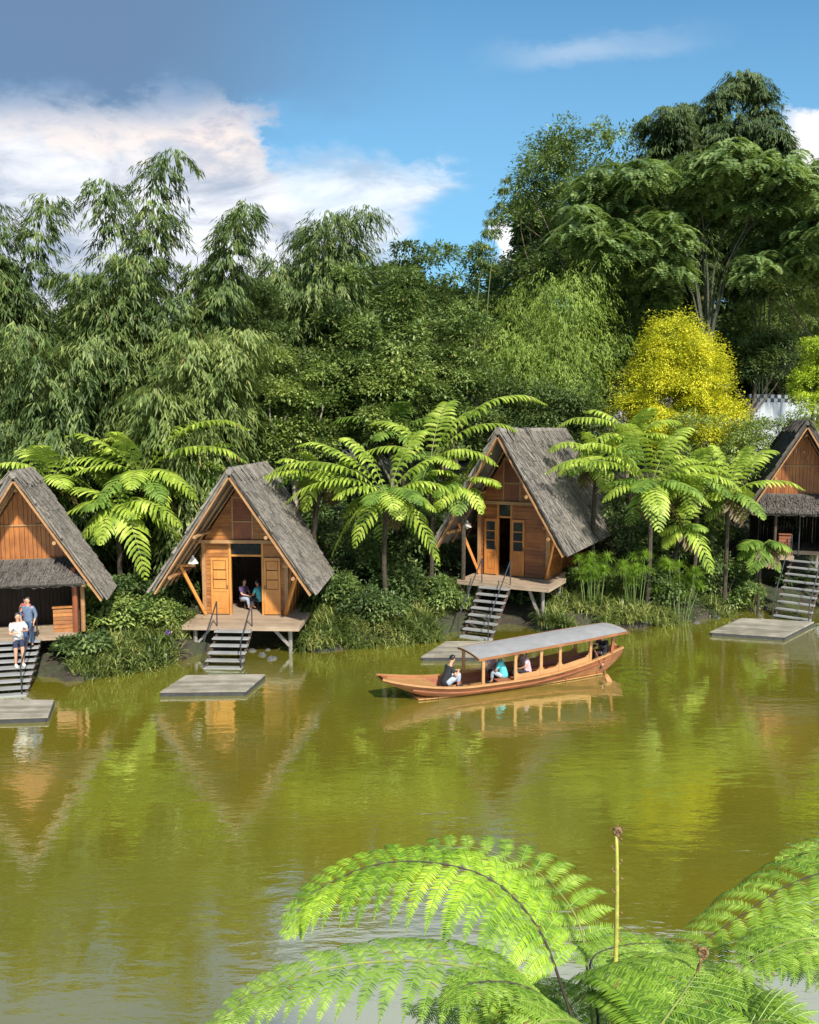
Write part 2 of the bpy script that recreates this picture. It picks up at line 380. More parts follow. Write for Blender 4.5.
SC.cycles.use_denoising = True; SC.cycles.max_bounces = 6; SC.cycles.diffuse_bounces = 3; SC.cycles.glossy_bounces = 3
# ================================================================== foliage generators
def nrm(a): return a/np.maximum(np.linalg.norm(a, axis=-1, keepdims=True), 1e-9)
def leaf_arrays(P, D, N, L, W, fold=.25, wide=.42):
    P = np.asarray(P); D = nrm(np.asarray(D)); N = np.asarray(N)
    S = nrm(np.cross(D, N)); N = nrm(np.cross(S, D))
    L = np.broadcast_to(L, (len(P),))[:,None]; W = np.broadcast_to(W, (len(P),))[:,None]
    a = P; t = P+D*L; mid = P+D*L*wide-N*W*fold*0
    l = mid+S*W/2+N*W*fold; r = mid-S*W/2+N*W*fold
    V = np.stack([a, r, t, l], 1).reshape(-1, 3)
    k = np.arange(len(P))[:,None]*4
    T = np.concatenate([k+np.array([[0,1,2]]), k+np.array([[0,2,3]])], 1).reshape(-1, 3)
    return V, T
def join(parts):
    Vs = []; Ts = []; n = 0
    for V, T in parts: Vs.append(V); Ts.append(T+n); n += len(V)
    return np.concatenate(Vs), np.concatenate(Ts)
def leaves_obj(name, parts, mat, parent=None):
    V, T = join(parts); return link(name, mesh_np(name, V, T), parent, mat)
def rdir(n):
    v = rng.normal(size=(n,3)); return nrm(v)
UP = np.array([0,0,1.0])
def blob_leaves(c, rad, n, L, W, droop=.3, up=.9, shell=.55):
    """leaves in an uneven clump: mostly on its outside, facing up and out"""
    d = rdir(n); d[:,2] = np.where(d[:,2] < -.35, -d[:,2], d[:,2])
    r = shell+(1-shell)*rng.random((n,1))
    lump = 1+.25*np.sin(d[:,:1]*5+c[0]*3)+.2*np.sin(d[:,1:2]*6+c[1]*5)
    P = np.asarray(c)+d*r*lump*np.asarray(rad)
    D = d*[1,1,.5]+rdir(n)*.7+np.array([0,0,-droop])
    N = UP*up+d*.6+rdir(n)*.45
    return leaf_arrays(P, D, N, L*(.7+.6*rng.random(n)), W*(.7+.6*rng.random(n)))
def limb(mb, a, b, r0, r1, bend=.15, n=6, seg=6):
    a = Vector(a); b = Vector(b); off = Vector(rng.normal(size=3))*bend*(b-a).length
    off.z = abs(off.z)*.3
    pts = [a.lerp(b, t)+off*math.sin(math.pi*t)*.6 for t in np.linspace(0,1,n)]
    mb.tube(pts, list(np.linspace(r0, r1, n)), seg); return pts
def tree(name, label, cat, px, top, D, wpx, base_frac=.35, mat='broad', L=.22, W=.10, clumps=34, per=420, bark='bark', group=None,
         depth=.8, droop=.3, crown_base=None, cone=0, trunk_r=.16, vis_limbs=8, seed=None, clr=.2):
    """trunk, limbs and a crown made of clumps; placed by where it stands"""
    tp = at(px, top, D); x0 = tp.x; z0 = zg(x0, D); H = tp.z-z0
    rw = wpx/2*D/F
    root = empty(name, (x0, D, z0), 0, label, cat, group)
    zb = H*base_frac if crown_base is None else at(px, crown_base, D).z-z0
    zc = (H+zb)/2; rz = (H-zb)/2
    mb = MB(); parts = []; cs = []
    lean = rng.normal(size=2)*.05*H
    mb.tube([(lean[0]*t*t, lean[1]*t*t, -.4+(zc+.4)*t) for t in np.linspace(0,1,6)], list(np.linspace(trunk_r, trunk_r*.55, 6)), 8)
    for k in range(clumps):
        d = rdir(1)[0]; q = rng.random()**.45
        zz = d[2]*q; wr = 1.0
        if cone: wr = max(.1, 1-cone*(zz+1)/2)
        elif zz < 0: wr = 1-.25*abs(zz)
        lr = math.sqrt(max(0, 1-0*zz*zz)); xy = d[:2]/max(1e-3, np.linalg.norm(d[:2]))*q*math.sqrt(max(.0, 1-(zz*.9)**2))*.9
        c = np.array([xy[0]*rw*wr, xy[1]*rw*wr*depth, zc+zz*rz*.92]); cs.append(c)
        cr = (clr+.16*rng.random())*min(rw, rz)*1.35+.12
        parts.append(blob_leaves(c, (cr, cr, cr*.7), int(per*(.7+.6*rng.random())), L, W, droop))
    for c in sorted(cs, key=lambda q: -q[1]*0-abs(q[0]))[:vis_limbs]:
        limb(mb, (lean[0]*.4, lean[1]*.4, max(.3, zb*.75+rng.random()*rz*.5)), c, trunk_r*.42, trunk_r*.1)
    mb.build('trunk', M[bark], root)
    leaves_obj('crown', parts, M[mat], root)
    return root
def bamboo(name, label, px, top, D, wpx, mat='bamboo', culms=9, L=.36, W=.062, lean=0, dens=1.0, low=.25, group='bamboo clumps behind the huts', br=1.0, up=False, droop=.22, nleaf=15, topw=.5):
    tp = at(px, top, D); x0 = tp.x-lean*.35; z0 = zg(x0, D); H = tp.z-z0; rw = wpx/2*D/F
    root = empty(name, (x0, D, z0), 0, label, 'bamboo', group)
    mb = MB(); P = []; Dn = []; N = []; LL = []
    for k in range(culms):
        az = 2*math.pi*(k+rng.random()*.7)/culms; hh = H*(1.0 if k == 0 else .62+.38*rng.random())*1.04
        out = np.array([math.cos(az), math.sin(az)*.8, 0])*rw*(.15+.45*rng.random()) + np.array([lean*.8, 0, 0])
        b = np.array([math.cos(az)*.35, math.sin(az)*.35, -.3])
        tt = np.linspace(0, 1, 16)
        pts = b+np.outer(tt**1.8, out)+np.outer(hh*(tt*(1+droop*.55)-droop*.55*tt**5*1.0), UP) + np.outer(tt**5, nrm(out)*[1,1,0])*droop*hh*.25
        pts[:,2] += 0
        mb.tube([tuple(p) for p in pts], list(np.linspace(.055, .008, 16)), 5)
        nodes = int(60*dens)
        for t in np.round(np.linspace(low, 1.0, nodes)*22)/22+rng.normal(size=nodes)*.006:
            t = min(max(t, low), 1.0)
            p = np.array([np.interp(t, tt, pts[:,i]) for i in range(3)])
            for q in range(4):
                a2 = rng.random()*2*math.pi
                o = np.array([math.cos(a2), math.sin(a2), .45 if not up else .9])
                lb = (.5+.8*rng.random())*br*(1.15-.42*t)*(rw*.6+.4)
                s = (.25+.75*np.sort(rng.random(nleaf))**.7)[:,None]
                bp = p+o*lb*s*(1 if not up else .9)+np.array([0,0,-1.0 if not up else -.25])*lb*.75*s**2.2 + rng.normal(size=(nleaf,3))*.05
                ld = o*[1,1,0]*.6+rdir(nleaf)*.5+np.array([0,0,-.95 if not up else .25])
                P.append(bp); Dn.append(ld); N.append(UP*.5+o*.8*[1,1,0]+rdir(nleaf)*.4)
    P = np.concatenate(P); Dn = np.concatenate(Dn); N = np.concatenate(N); n = len(P)
    ok = P[:,2] > .1
    P, Dn, N = P[ok], Dn[ok], N[ok]; n = len(P)
    mb.build('culms', M['culm'], root)
    leaves_obj('foliage', [leaf_arrays(P, Dn, N, L*(.6+.8*rng.random(n)), W*(.7+.6*rng.random(n)), .3)], M[mat], root)
    return root
# ---------- fern fronds
def bez(pts, n):
    """smooth curve through 3..5 control points (Catmull-Rom)"""
    P = [np.array(p, float) for p in pts]; P = [2*P[0]-P[1]]+P+[2*P[-1]-P[-2]]
    out = []; m = len(P)-3
    for u in np.linspace(0, m-1e-6, n):
        i = int(u); t = u-i; a, b, c, d = P[i:i+4]
        out.append(.5*((2*b)+(-a+c)*t+(2*a-5*b+4*c-d)*t*t+(-a+3*b-3*c+d)*t**3))
    return np.array(out)
def frame(pts):
    T = nrm(np.gradient(pts, axis=0)); S = np.cross(T, UP); bad = np.linalg.norm(S, axis=1) < .15
    S = nrm(S+np.where(bad[:,None], [1,0,0], 0)); N = nrm(np.cross(S, T)); return T, S, N
def simple_frond(name, path, parent, mat, wid=.45, pairs=26, start=.14, droop=.5, pw=.125):
    """mid-distance tree-fern frond: rachis and two rows of tapering drooping pinnae with toothed edges"""
    n = 60; pts = bez(path, n); T, S, N = frame(pts); V = []; Tt = []; ts = np.linspace(start, .985, pairs)
    for t in ts:
        k = t*(n-1); i = min(int(k), n-2); f = k-i
        p = pts[i]*(1-f)+pts[i+1]*f; tt, ss_, nn = T[i], S[i], N[i]
        u = (t-start)/(1-start); prof = (min(1, .45+u*2.2))*max(.05, (1-u**2.2))**.75
        ln = wid*prof*(.9+.2*rng.random())
        for sg in (-1, 1):
            dr = nrm(ss_*sg+tt*(.30+.35*u)+nn*.12+rng.normal(size=3)*.05)
            seg = 6; q = p.copy(); d = dr.copy(); ctr = [q.copy()]
            for a in range(seg):
                d = nrm(d+np.array([0,0,-droop*.16*(1+a*.35)])); q = q+d*ln/seg; ctr.append(q.copy())
            ctr = np.array(ctr); dd = nrm(np.gradient(ctr, axis=0)); sd = nrm(np.cross(dd, nn))
            wv = pw*(.75+.25*prof)*np.array([.7,1,1,.95,.8,.5,.04])/2
            jag = np.array([.85,1.1,.85,1.1,.85,1.1,1])
            base = len(V)
            nl = nn*.18
            for a in range(seg+1):
                V += [ctr[a]+sd[a]*wv[a]*jag[a]-nl*wv[a], ctr[a]+nl*wv[a]*.8, ctr[a]-sd[a]*wv[a]*jag[(a+1)%7]-nl*wv[a]]
            for a in range(seg):
                b = base+a*3
                for c in (0, 1): Tt += [(b+c, b+c+1, b+c+4), (b+c, b+c+4, b+c+3)]
    o = link(name, mesh_np(name, V, Tt), parent, mat)
    mb = MB(); mb.tube([tuple(p) for p in pts[::4]], list(np.linspace(.018, .005, len(pts[::4]))), 5)
    mb.build('rachis', M['rachis'], o)
    return o
def fine_frond(name, path, parent, mat, wid=.5, pairs=16, start=.2, droop=.8, sp=.011, pl=.064, lift=.14, rach='rachis', fwd=.35, wl=1.0, wr=1.0, prof_fn=None, r0=.009):
    """near tree-fern frond: every pinna carries two rows of narrow pinnules"""
    n = 90; pts = bez(path, n); T, S, N = frame(pts); A = []
    mb = MB(); mb.tube([tuple(p) for p in pts[::3]], list(np.linspace(r0, .002, len(pts[::3]))), 7)
    PP = []; DD = []; NN = []; LL = []; WW = []; pr_ = MB()
    for t in np.linspace(start, .985, pairs):
        k = t*(n-1); i = min(int(k), n-2); f = k-i
        p = pts[i]*(1-f)+pts[i+1]*f; tt, ss_, nn = T[i], S[i], N[i]
        u = (t-start)/(1-start); prof = min(1, .5+u*2.0)*max(.02, (1-u**2.3))**.8 if prof_fn is None else prof_fn(u)
        for sg in (-1, 1):
            ln = wid*prof*(.93+.14*rng.random())*(wl if sg < 0 else wr)
            if ln < .02: continue
            d = nrm(ss_*sg+tt*(fwd+.3*u)+nn*lift+rng.normal(size=3)*.035)
            m_ = max(5, int(ln/sp)); q = p+tt*rng.normal()*.004; ctr = []; ds = []
            for a in range(m_+1):
                ctr.append(q.copy()); ds.append(d.copy()); d = nrm(d+np.array([0,0,-droop*2.0*sp*(.5+1.7*a/m_)])); q = q+d*sp
            ctr = np.array(ctr); ds = np.array(ds); up_ = nrm(nn*.8+UP*.5); sd = nrm(np.cross(ds, up_)); un_ = nrm(np.cross(sd, ds))
            pr_.tube([tuple(c) for c in ctr[::4]]+[tuple(ctr[-1])], .0019, 3, cap=False)
            v = np.linspace(0, 1, m_+1); pw = pl*np.minimum(1, .55+v*3)*np.maximum(.10, 1-v**2.6)*(.55+.45*prof)
            for s2 in (-1, 1):
                PP.append(ctr); DD.append(sd*s2+ds*.42+un_*.06+rng.normal(size=ctr.shape)*.06-UP*.10); NN.append(un_+rng.normal(size=ctr.shape)*.08); LL.append(pw*(.92+.16*rng.random(m_+1))); WW.append(np.full(m_+1, sp*1.02)*np.minimum(1,.6+pw/pl*.4))
    P = np.concatenate(PP); D = nrm(np.concatenate(DD)); Nn = np.concatenate(NN); L = np.concatenate(LL)[:,None]; W = np.concatenate(WW)[:,None]
    Sd = nrm(np.cross(D, Nn)); Nn = nrm(np.cross(Sd, D))
    # lance-shaped, two halves folded on the midrib, tip curling down
    c0 = P; c1 = P+D*L*.5+Nn*L*.02; c2 = P+D*L-Nn*L*.10
    l0 = P+D*L*.08+Sd*W*.42-Nn*W*.12; r0_ = P+D*L*.08-Sd*W*.42-Nn*W*.12
    l1 = c1+Sd*W*.40-Nn*W*.16; r1 = c1-Sd*W*.40-Nn*W*.16
    V = np.stack([c0,c1,c2,l0,l1,r0_,r1], 1).reshape(-1,3); k = np.arange(len(P))[:,None]*7
    T3 = np.concatenate([k+np.array([a]) for a in ((0,3,1),(3,4,1),(1,4,2),(0,1,5),(5,1,6),(1,2,6))], 1).reshape(-1,3)
    o = link(name, mesh_np(name, V, T3), parent, mat)
    mb.build('rachis', M[rach], o); pr_.build('pinna_ribs', M['rib'], o)
    return o
def tree_fern(label, cx, cy, D, tips, mat='fern', extra=11, tr=.09, trunk_lean=.2, wid=.80, elen=2.4, group='tree ferns between the huts'):
    c = at(cx, cy, D); z0 = zg(c.x, D)
    root = empty('tree_fern', (c.x, D, z0), 0, label, 'tree fern', group)
    h = c.z-z0; mb = MB()
    lx = rng.normal()*trunk_lean; ly = rng.normal()*trunk_lean*.5
    pts = [(lx*math.sin(t*math.pi)*1.2, ly*math.sin(t*math.pi), -.3+(h+.3)*t) for t in np.linspace(0,1,8)]
    mb.tube(pts, [tr*1.5,tr*1.15,tr,tr,tr,tr*1.05,tr*1.1,tr*.8], 8); mb.build('trunk', M['fernbark'], root)
    cc = np.array([0,0,h])
    for (tx, ty, dd) in tips:
        t = at(tx, ty, D+dd); e = np.array([t.x-c.x, t.y-D, t.z-z0]); L = np.linalg.norm(e-cc)
        mid = (cc+e)/2+UP*L*(.17+.08*rng.random()); q1 = cc+(mid-cc)*.5+UP*L*.06
        simple_frond('frond', [cc, q1, mid, mid*.42+e*.58+UP*L*.06, e], root, M[mat], wid=wid*min(1.15, .55+L*.22), pairs=int(7+L*4.0), droop=.45+.25*rng.random())
    for k in range(extra+4):
        az = 2*math.pi*(k+rng.random()*.6)/extra; L = elen*(.7+.35*rng.random())*(1 if k < extra else .62); el = (.55*rng.random()-.25) if k < extra else -(.75+.35*rng.random())
        e = cc+np.array([math.cos(az)*L, math.sin(az)*L, el*L-.2*L])
        mid = (cc+e)/2+UP*L*(.2); q1 = cc+(mid-cc)*.5+UP*L*.08
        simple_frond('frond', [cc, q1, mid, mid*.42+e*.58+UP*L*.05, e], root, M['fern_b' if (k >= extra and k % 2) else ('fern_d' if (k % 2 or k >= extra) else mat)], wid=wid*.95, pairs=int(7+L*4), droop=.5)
    return root
def shrub(label, px, top, D, wpx, mat='broad', L=.16, W=.08, n=14, per=260, strappy=False, group=None, name='leafy_shrub', cat='shrub', z0=None):
    tp = at(px, top, D); z = zg(tp.x, D) if z0 is None else z0; H = max(.4, tp.z-z); rw = wpx/2*D/F
    root = empty(name, (tp.x, D, z), 0, label, cat, group)
    mb = MB(); parts = []
    for k in range(n):
        d = rdir(1)[0]; c = np.array([d[0]*rw*.75, d[1]*rw*.6, H*.45+d[2]*H*.33]); cr = .3*min(rw, H)+.15
        limb(mb, (rng.normal()*.08, rng.normal()*.08, -.1), c, .022, .008, .1, 5, 5)
        parts.append(blob_leaves(c, (cr, cr, cr*.75), per, L, W, .35))
    mb.build('stems', M['bark'], root); leaves_obj('foliage', parts, M[mat], root)
    return root
def strap_arr(P, az, L, W, bend, tilt):
    """long arching grass-like blades: 4 segments each"""
    n = len(P); h = np.stack([np.cos(az), np.sin(az), np.zeros(n)], 1); s = np.stack([-np.sin(az), np.cos(az), np.zeros(n)], 1)
    el = tilt.copy(); q = P.copy(); rows = []
    ws = [.6, 1, .85, .55, .03]
    for a in range(5):
        rows.append(q-s*(W*ws[a]/2)[:,None]); rows.append(q+s*(W*ws[a]/2)[:,None])
        d = h*np.cos(el)[:,None]+UP*np.sin(el)[:,None]; q = q+d*(L/4)[:,None]; el = el-bend*(.6+.35*a)
    V = np.stack(rows, 1).reshape(-1,3); k = np.arange(n)[:,None]*10
    T = np.concatenate([np.concatenate([k+np.array([[2*a, 2*a+1, 2*a+3]]), k+np.array([[2*a, 2*a+3, 2*a+2]])], 1) for a in range(4)], 1).reshape(-1,3)
    return V, T
# ================================================================== huts
def thatch(name, corners, mat, parent, thick=.10, strips=1900, slen=.62, sw=.05, seed=1, ridge=False, sag=.0):
    """corners: ridge front, ridge back, eave back, eave front (local).  A slab with rough straw strips laid down the slope."""
    A, B, Cc, Dd = [np.array(c, float) for c in corners]
    rr = np.random.default_rng(seed)
    def pos(s, t): return (A*(1-s)+B*s)*(1-t)+(Dd*(1-s)+Cc*s)*t
    nrmv = np.cross(B-A, Dd-A); nrmv = nrmv/np.linalg.norm(nrmv)
    if nrmv[2] < 0: nrmv = -nrmv
    ns, nt = 26, 16; V = []; Fs = []
    for k in range(2):
        for j in range(nt+1):
            for i in range(ns+1):
                s, t = i/ns, j/nt; p = pos(s, t)
                off = (thick*(.5+.5*min(1, (1-t)*8+.2)) if k == 0 else 0)+(rr.random()-.5)*.035
                e = np.zeros(3)
                if j == nt: e = (Dd-A)/np.linalg.norm(Dd-A)*(rr.random()-.5)*.10
                V.append(p+nrmv*off-UP*sag*math.sin(math.pi*s)*(1-t)+e)
    n1 = (ns+1)*(nt+1)
    def q(i, j, k): return k*n1+j*(ns+1)+i
    for j in range(nt):
        for i in range(ns):
            Fs.append((q(i,j,0),q(i+1,j,0),q(i+1,j+1,0),q(i,j+1,0))); Fs.append((q(i,j,1),q(i,j+1,1),q(i+1,j+1,1),q(i+1,j,1)))
    for i in range(ns): Fs += [(q(i,0,0),q(i,0,1),q(i+1,0,1),q(i+1,0,0)), (q(i,nt,0),q(i+1,nt,0),q(i+1,nt,1),q(i,nt,1))]
    for j in range(nt): Fs += [(q(0,j,0),q(0,j+1,0),q(0,j+1,1),q(0,j,1)), (q(ns,j,0),q(ns,j,1),q(ns,j+1,1),q(ns,j+1,0))]
    down = (Dd-A)/np.linalg.norm(Dd-A); al = (B-A)/np.linalg.norm(B-A); Ls = np.linalg.norm(Dd-A)
    for k in range(int(strips*1.35)):
        rows = max(4, int(Ls/.36)); s = rr.random()*1.03-.015; t = (rr.integers(0, rows)+.25*rr.random()-.1)/rows; p = pos(s, max(0, t))+nrmv*(thick*(.5+.5*min(1,(1-t)*8+.2))+.01)
        p = p-UP*sag*math.sin(math.pi*min(1,max(0,s)))*(1-t)
        d = down+al*rr.normal()*.07; d /= np.linalg.norm(d); L = slen*(.5+rr.random()); w_ = sw*(.5+rr.random())
        if t+L/Ls > 1.03: L = max(.15, (1.03-t)*Ls)
        lift = .03+rr.random()*.05; b = len(V)
        V += [p-al*w_/2, p+al*w_/2, p+d*L+al*w_/2+nrmv*lift, p+d*L-al*w_/2+nrmv*lift, p+d*L-nrmv*.02, p-nrmv*.02]
        Fs += [(b,b+1,b+2,b+3), (b,b+3,b+4,b+5), (b+1,b+5,b+4,b+2), (b+3,b+2,b+4)]
    me = bpy.data.meshes.new(name); me.from_pydata([tuple(v) for v in V], [], Fs); me.update()
    return link(name, me, parent, mat)
def boards_v(mb, poly_top, x0, x1, y, zb, w=.13, t=.03, rr=random):
    """upright boards from zb up to poly_top(x)"""
    x = x0
    while x < x1-.01:
        xe = min(x+w*(.8+.4*rr.random()), x1); g_ = .006; o = rr.random()*.012
        a, b = poly_top(x+g_), poly_top(xe-g_)
        if max(a, b) > zb+.02:
            a = max(a, zb+.005); b = max(b, zb+.005)
            mb.prism([(x+g_,zb),(xe-g_,zb),(xe-g_,b),(x+g_,a)], y-t-o, y)
        x = xe
def boards_h(mb, xr, z0, z1, y, h=.14, t=.03, rr=random):
    """horizontal lapped boards; xr(z) -> (x0, x1)"""
    z = z0
    while z < z1-.01:
        ze = min(z+h, z1); a, b = xr(z), xr(ze-.008)
        if a[1]-a[0] > .03:
            if b[1]-b[0] < .03: b = ((a[0]+a[1])/2-.015, (a[0]+a[1])/2+.015)
            n = len(mb.v)
            mb.add([(a[0],y-t,z),(a[1],y-t,z),(b[1],y-t*.45,ze-.008),(b[0],y-t*.45,ze-.008),(a[0],y,z),(a[1],y,z),(b[1],y,ze-.008),(b[0],y,ze-.008)],
                   [(0,1,2,3),(7,6,5,4),(0,4,5,1),(1,5,6,2),(2,6,7,3),(3,7,4,0)])
        z = ze
def door_leaf(parent, x0, x1, y, z0, z1, glazed, name='door'):
    mb = MB(); s = .075; t = .045
    zm = z0+(z1-z0)*.42
    mb.box(x0, x0+s, y-t, y, z0, z1); mb.box(x1-s, x1, y-t, y, z0, z1)
    for a, b in ((z0,z0+.13),(zm-.05,zm+.05),(z1-.1,z1)): mb.box(x0+s, x1-s, y-t+.003, y-.003, a, b)
    mb.box(x0+s, x1-s, y-.022, y-.012, z0+.13, zm-.05)
    mb.box(x0+s+.07, x1-s-.07, y-.034, y-.020, z0+.2, zm-.12)
    hz = (z1-.1-zm-.05)/3
    o = mb.build(name, M['door'], parent)
    if glazed:
        g_ = MB(); g_.box(x0+s, x1-s, y-.02, y-.014, zm+.05, z1-.1); g_.build('pane', M['glass'], o)
        b = MB()
        for k in (1, 2): b.box(x0+s, x1-s, y-.03, y-.010, zm+.05+hz*k-.018, zm+.05+hz*k+.018)
        b.build('glazing_bar', M['door'], o)
    else:
        b = MB()
        for k in range(3): b.box(x0+s+.02, x1-s-.02, y-.032, y-.012, zm+.07+hz*k, zm+.03+hz*(k+1))
        b.build('upper_panel', M['door'], o)
    h = MB(); xh = x1-s*.5 if x0 < 0 else x0+s*.5
    h.box(xh-.012, xh+.012, y-t-.03, y-t, z0+.92, z0+1.06); h.build('handle', M['iron'], o)
    return o
def steps(root, xc, wd, n, zd, depth=.26, twist=0, rail=(-1,1), mid=None, rise=None, rail_top=.85, mat='tread'):
    """open staircase running forward (-y) and down from the deck edge, with iron hand rails"""
    rise = zd/(n) if rise is None else rise
    mb = MB()
    st = empty_part('staircase', root)
    TW = Matrix.Translation((xc,0,0)) @ Matrix.Rotation(twist, 4, 'Z') @ Matrix.Translation((-xc,0,0))
    if twist: st.matrix_local = TW
    for sx in (-1, 1):
        mb = MB(); mb.bar((xc+sx*(wd/2-.06), .05, -.16), (xc+sx*(wd/2-.06), -n*depth-.02, -n*rise-.12), .05, .16); mb.build('stringer', M['darkwood'], st)
    for k in range(n):
        m2 = MB(); y = -k*depth-.02; z = -(k+.6)*rise
        m2.box(xc-wd/2, xc+wd/2, y-depth-.01, y-.01, z-.045, z); m2.build('tread', M[mat], st)
    for sx in rail:
        x = xc+sx*(wd/2-.02) if mid is None else mid
        h = MB(); a = (x, .02, 0); y1 = -n*depth+.06; z1 = -(n-.4)*rise
        h.tube([(x,.02,-.02),(x,.02,rail_top)], .022, 6); h.tube([(x,y1,z1-.2),(x,y1,z1+rail_top)], .022, 6)
        h.tube([(x,.02,rail_top),(x,y1,z1+rail_top)], .024, 6)
        ho = h.build('handrail', M['iron'], root)
        if twist: ho.matrix_local = TW
        if mid is not None: break
def empty_part(name, parent):
    o = bpy.data.objects.new(name, None); C.objects.link(o); o.parent = parent; return o
AP, EZ, EX = 5.2, 1.2, 2.72      # apex height, eave height, eave half width above the deck
SL = (AP-EZ)/EX
def zroof(x): return AP-.22-abs(x)*SL
def roof(root, ef, eb, rf, rb, seed, mat='thatch', strips=1900):
    r = empty_part('roof', root)
    for sx in (-1, 1):
        thatch('thatch_slope', [(0,rf,AP),(0,rb,AP+.05),(sx*EX,eb,EZ),(sx*EX,ef,EZ)], M[mat], r, strips=strips, seed=seed+sx)
        mb = MB()
        mb.bar((sx*.02,rf+.05,AP-.12), (sx*(EX-.04),ef+.06,EZ-.10), .06, .24, up=(0,1,0)); mb.build('bargeboard', M['frame'], r)
        mb = MB()      # rafters and lining seen from below
        for k in range(1, 7):
            q = k/6; y0 = rf*(1-q)+rb*q; y1 = ef*(1-q)+eb*q
            mb.bar((sx*.03,y0+.1,AP-.16), (sx*(EX-.1),y1+.05,EZ-.05+.0), .05, .07, up=(0,1,0))
        for z in (1.9, 3.3):
            x = sx*(AP-z)/SL; mb.tube([(x*.94, ef-.12 if z < 2 else ef*.5+rf*.5-.1, z-.22), (x*.94, eb-.1, z-.22)], .065, 8)
        mb.build('rafter_frame', M['frame'], r)
    rr = np.random.default_rng(seed+9); mb = MB()   # ridge roll
    for k in range(150):
        y = rf-.04+(rb-rf+.06)*rr.random(); x = rr.normal()*.05
        for sx in (-1, 1):
            mb.bar((x, y, AP+.20+rr.random()*.04), (x+sx*(.30+rr.random()*.12), y+rr.normal()*.05, AP-.16-rr.random()*.16), .035, .02)
    mb.tube([(0,rf-.03,AP+.09),(0,(rf+rb)/2,AP+.10),(0,rb,AP+.12)], .11, 8)
    mb.build('ridge_cap', M[mat], r)
    return r
def hut_posts(root, xy, zd, w=.14, mat='grey'):
    for x, y in xy:
        mb = MB(); mb.tube([(x,y,-.15),(x+.01,y,-.8),(x-.01,y,-zd-1.2)], [w*.55,w*.5,w*.55], 7); mb.build('post', M[mat], root)
def deck(root, x0, x1, y0, y1, t=.15, name='deck'):
    mb = MB(); x = y0
    while x < y1-.02:
        xe = min(x+.16, y1); mb.box(x0, x1, x+.004, xe-.004, -.045, -.0); x = xe
    mb.box(x0+.01, x1-.01, y0+.01, y0+.07, -t, -.047); mb.box(x1-.07, x1-.01, y0+.075, y1-.02, -t, -.047); mb.box(x0+.01, x0+.07, y0+.075, y1-.02, -t, -.047)
    for k in range(1, 4):
        yk = y0+(y1-y0)*k/4; mb.box(x0+.08, x1-.08, yk-.04, yk+.04, -t-.02, -.048)
    return mb.build(name, M['deck'], root)
